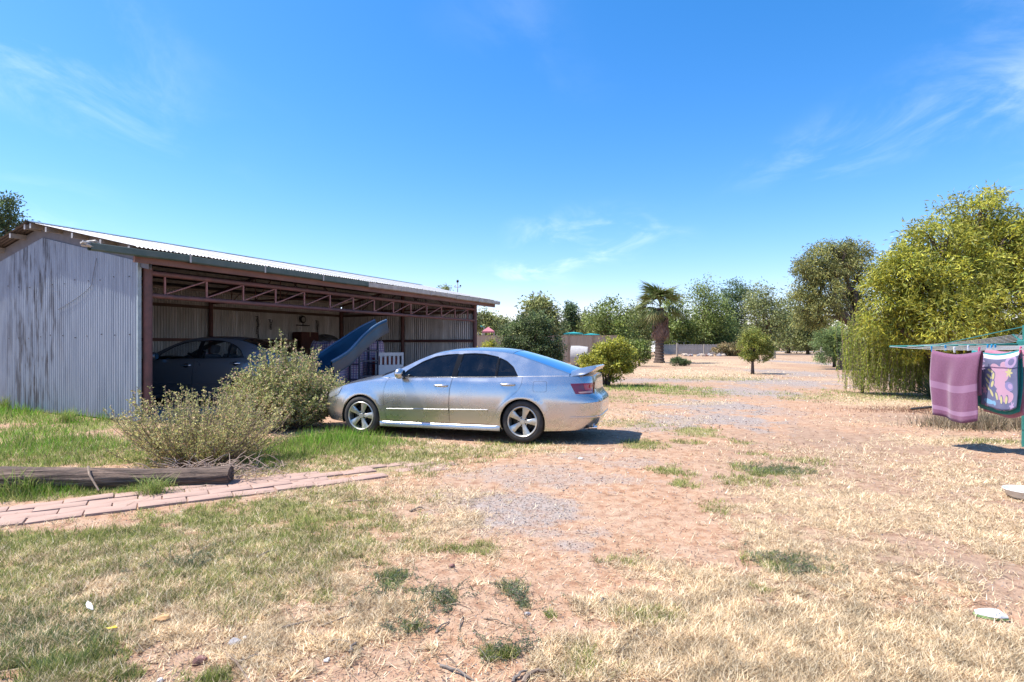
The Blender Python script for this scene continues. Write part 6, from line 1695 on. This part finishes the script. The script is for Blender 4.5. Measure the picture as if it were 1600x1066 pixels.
# upended concrete pipe
cp = thing('concrete_pipe', 'pale concrete pipe ring lying on its side by fence', 'pipe', tuple(Vector(((905 - 800) / FPX * 40, 40, .66))), -.22)
mb = MB(); mb.lathe([(.74, -.55), (.74, .0), (.66, .62), (.58, .62), (.60, .0), (.64, -.55)], 32, Matrix.Rotation(PI / 2, 4, 'Y') @ Matrix.Rotation(0, 4, 'Z'), closed=True); mb.build('shell', mat('pale_concrete', (0.40, 0.385, 0.37), .9, var=.2, bump=.3), cp, True, 40)
mb = MB(); mb.lathe([(0, .60), (.60, .60)], 28, Matrix.Rotation(PI / 2, 4, 'Y')); mb.build('end_plate', mat('pale_plate', (0.44, 0.43, 0.41), .9), cp)
cp.location.z = .72
# canopies beyond the fence
def canopy(label, px0, px1, py, D_, m, pitch, seed):
    x0, x1 = (px0 - 800) / FPX * D_, (px1 - 800) / FPX * D_; z = CAMH + (HOR - py) * D_ / FPX; w = (x1 - x0) / 2
    t = thing('shade_canopy', label, 'canopy', ((x0 + x1) / 2, D_, 0), 0, 'canopies beyond the tan fence')
    mb = MB(); e = .12; ring = [(-w, -w * .7, z), (w, -w * .7, z), (w, w * .7, z), (-w, w * .7, z)]; ring2 = [(a, b_, z - e) for a, b_, _ in ring]
    mb.add(ring + ring2 + [(0, 0, z + pitch)], [(0, 1, 8), (1, 2, 8), (2, 3, 8), (3, 0, 8), (0, 4, 5, 1), (1, 5, 6, 2), (2, 6, 7, 3), (3, 7, 4, 0), (4, 7, 6, 5)]); mb.build('roof', m, t)
    for sx in (-1, 1):
        for sy in (-1, 1):
            mb = MB(); mb.tube([(sx * w * .9, sy * w * .6, 0), (sx * w * .9, sy * w * .6, z - e)], .05, 6); mb.build('post', M['gutterw'], t)
tl_ = mat('teal_canvas', (0.02, 0.30, 0.30), .6, var=.15); pk_ = mat('pink_canvas', (0.48, 0.15, 0.19), .6, var=.15)
canopy('wide teal canopy beyond the tan fence nearest the pipe', 881, 910, 521, 60, tl_, .15, 1); canopy('narrow teal canopy beyond the fence towards the citrus bush', 910, 936, 523, 64, tl_, .15, 2)
canopy('small teal canopy just past the shed corner', 747, 757, 510, 58, tl_, .12, 3); canopy('pink pitched canopy just past the shed corner', 753, 773, 518, 56, pk_, .45, 4)
# mast with weather instruments behind the shed
D_ = 40; mx_ = (715 - 800) / FPX * D_; zt = CAMH + (HOR - 440) * D_ / FPX
t = thing('weather_mast', 'thin white mast with weather instruments above the shed', 'mast', (mx_, D_, 0))
wm2 = mat('white_mast', (0.6, 0.6, 0.6), .4)
mb = MB(); mb.tube([(0, 0, -.02), (0, 0, zt - .1)], [.06, .035], 8); mb.build('pole', wm2, t)
mb = MB(); mb.box(-.22, .22, -.02, .02, zt - .42, zt - .38); mb.build('cross_arm', wm2, t)
mb = MB(); mb.lathe([(.0, .12), (.07, .1), (.09, 0), (.05, -.08), (0, -.08)], 12, Matrix.Translation((0, 0, zt))); mb.build('sensor', dkm, t, True)
for sx in (-.2, .2):
    mb = MB(); mb.lathe([(.0, .07), (.05, .05), (.06, -.03), (0, -.05)], 10, Matrix.Translation((sx, 0, zt - .31))); mb.build('cup', dkm if sx > 0 else wm2, t, True)
# paling fence far off
D_ = 92; x0, x1 = (1036 - 800) / FPX * D_, (1130 - 800) / FPX * D_
pf = thing('paling_fence', 'low grey-white paling fence in front of far trees', 'fence', (x0, D_, 0))
pal_m = mat('grey_paling', (0.50, 0.47, 0.42), .85, var=.35, scale=1.5); w_ = .105
pb = MB(); pb.add([(0, 0, .06), (w_, 0, .06), (w_, 0, 1.62), (w_ / 2, 0, 1.68), (0, 0, 1.62), (0, .02, .06), (w_, .02, .06), (w_, .02, 1.62), (w_ / 2, .02, 1.68), (0, .02, 1.62)], [(0, 1, 2, 3, 4), (9, 8, 7, 6, 5), (0, 5, 6, 1), (1, 6, 7, 2), (2, 7, 8, 3), (3, 8, 9, 4), (4, 9, 5, 0)])
pme2 = pb.mesh('paling', pal_m); npal = int((x1 - x0) / .125); r = random.Random(2)
for k in range(npal):
    o = link(bpy.data.objects.new('paling', pme2), pf); o.location = (k * .125, 0, r.uniform(-.04, .03)); o.rotation_euler = (0, r.uniform(-.012, .012), 0)
for z in (.45, 1.2):
    mb = MB(); mb.box(0, x1 - x0, .022, .07, z, z + .09); mb.build('rail', pal_m, pf)
for k in range(5):
    mb = MB(); xk = k * (x1 - x0) / 4; mb.box(xk - .07, xk + .07, .072, .2, 0, 1.7); mb.build('post', pal_m, pf)
gp = mat('grey_post', (0.33, 0.29, 0.25), .9, var=.3, bump=.4, bscale=20)
def post(label, px, py, top, rad=.07):
    x, y = G(px, py); h = CAMH + (HOR - top) * y / FPX; t = thing('timber_post', label, 'post', (x, y, 0), 0, 'old timber posts')
    mb = MB(); mb.tube([(0, 0, -.05), (.01, 0, h * .5), (.03, .01, h)], [rad * 1.1, rad, rad * .9], 9); mb.build('shaft', gp, t, True, 60)
    mb = MB(); mb.lathe([(0, h + .004), (rad * .7, h + .001), (rad * .92, h - .02)], 9, Matrix.Translation((.03, .01, 0))); mb.build('weathered_top', M['tbeam'], t)
post('leaning grey post in front of the paling fence', 1058, 556, 536, .14); post('second grey post at the paling fence rubble', 1100, 555, 538, .12)
post('round timber post at the driveway gateway', 1283, 567, 542, .10); post('timber post under the hanging fronds of weeping tree', 1413, 608, 566, .075); post('short post amid the hanging fronds', 1391, 604, 580, .06); post('pale post behind the small round tree', 1210, 560, 538, .14)
# rubble
stt = mat('tan_stone', (0.44, 0.36, 0.29), .9)
r = random.Random(8)
for k in range(26):
    px = 1062 + r.random() * 70; D_ = 78 + r.random() * 6
    sz = (.18, .34)[k % 2] * r.uniform(.85, 1.3); kd = k % 3
    rock('rubble_block', ('small ', 'large ')[k % 2] + ('grey', 'pale tan', 'dark red')[kd] + ' block in the rubble heap before the paling fence', px, 0, sz, (stone, stt, stone2)[kd], 300 + k, 'rubble heap blocks', D_, 'block')
# white vans behind the fence
def van(label, px, D_, rz, seed):
    x = (px - 800) / FPX * D_; t = thing('parked_van', label, 'van', (x, D_, 0), rz, 'vans behind the paling fence')
    wp_ = paint('van_white', (0.72, 0.73, 0.74), 0, .35, .5)
    prof = [(-2.3, .45), (-2.3, 2.05), (-2.1, 2.3), (1.1, 2.32), (1.45, 2.2), (1.85, 1.45), (2.35, 1.2), (2.45, .9), (2.4, .45)]
    mb = MB(); mb.prism([(a, b_) for a, b_ in prof], -.9, .9, Matrix.Rotation(PI / 2, 4, 'X')); o = mb.build('body', wp_, t)
    for sy in (-.905, .905):
        for (a, b_) in ((-2.0, -.9), (-.75, .3), (.42, 1.35)):
            mb = MB(); mb.box(a, b_, sy - .006, sy + .006, 1.45, 2.05); mb.build('window', M['blacktrim'], t)
    for sx in (-1.4, 1.5):
        for sy in (-.85, .85):
            mb = MB(); mb.lathe([(0, -.1), (.3, -.1), (.34, -.07), (.34, .07), (.3, .1), (0, .1)], 18, Matrix.Translation((sx, sy, .34)) @ Matrix.Rotation(PI / 2, 4, 'X')); mb.build('wheel', M['rubber'], t)
    mb = MB(); mb.add([(1.50, -.78, 2.14), (1.50, .78, 2.14), (1.855, .8, 1.50), (1.855, -.8, 1.50)], [(0, 1, 2, 3)]); mb.v = [(a + .015, b_, c + .01) for a, b_, c in mb.v]; mb.build('windscreen', M['blacktrim'], t)
van('white van behind the paling fence next to palm', 1040, 98, .15, 1); van('white van behind the paling fence further from palm', 1062, 99, .1, 2)
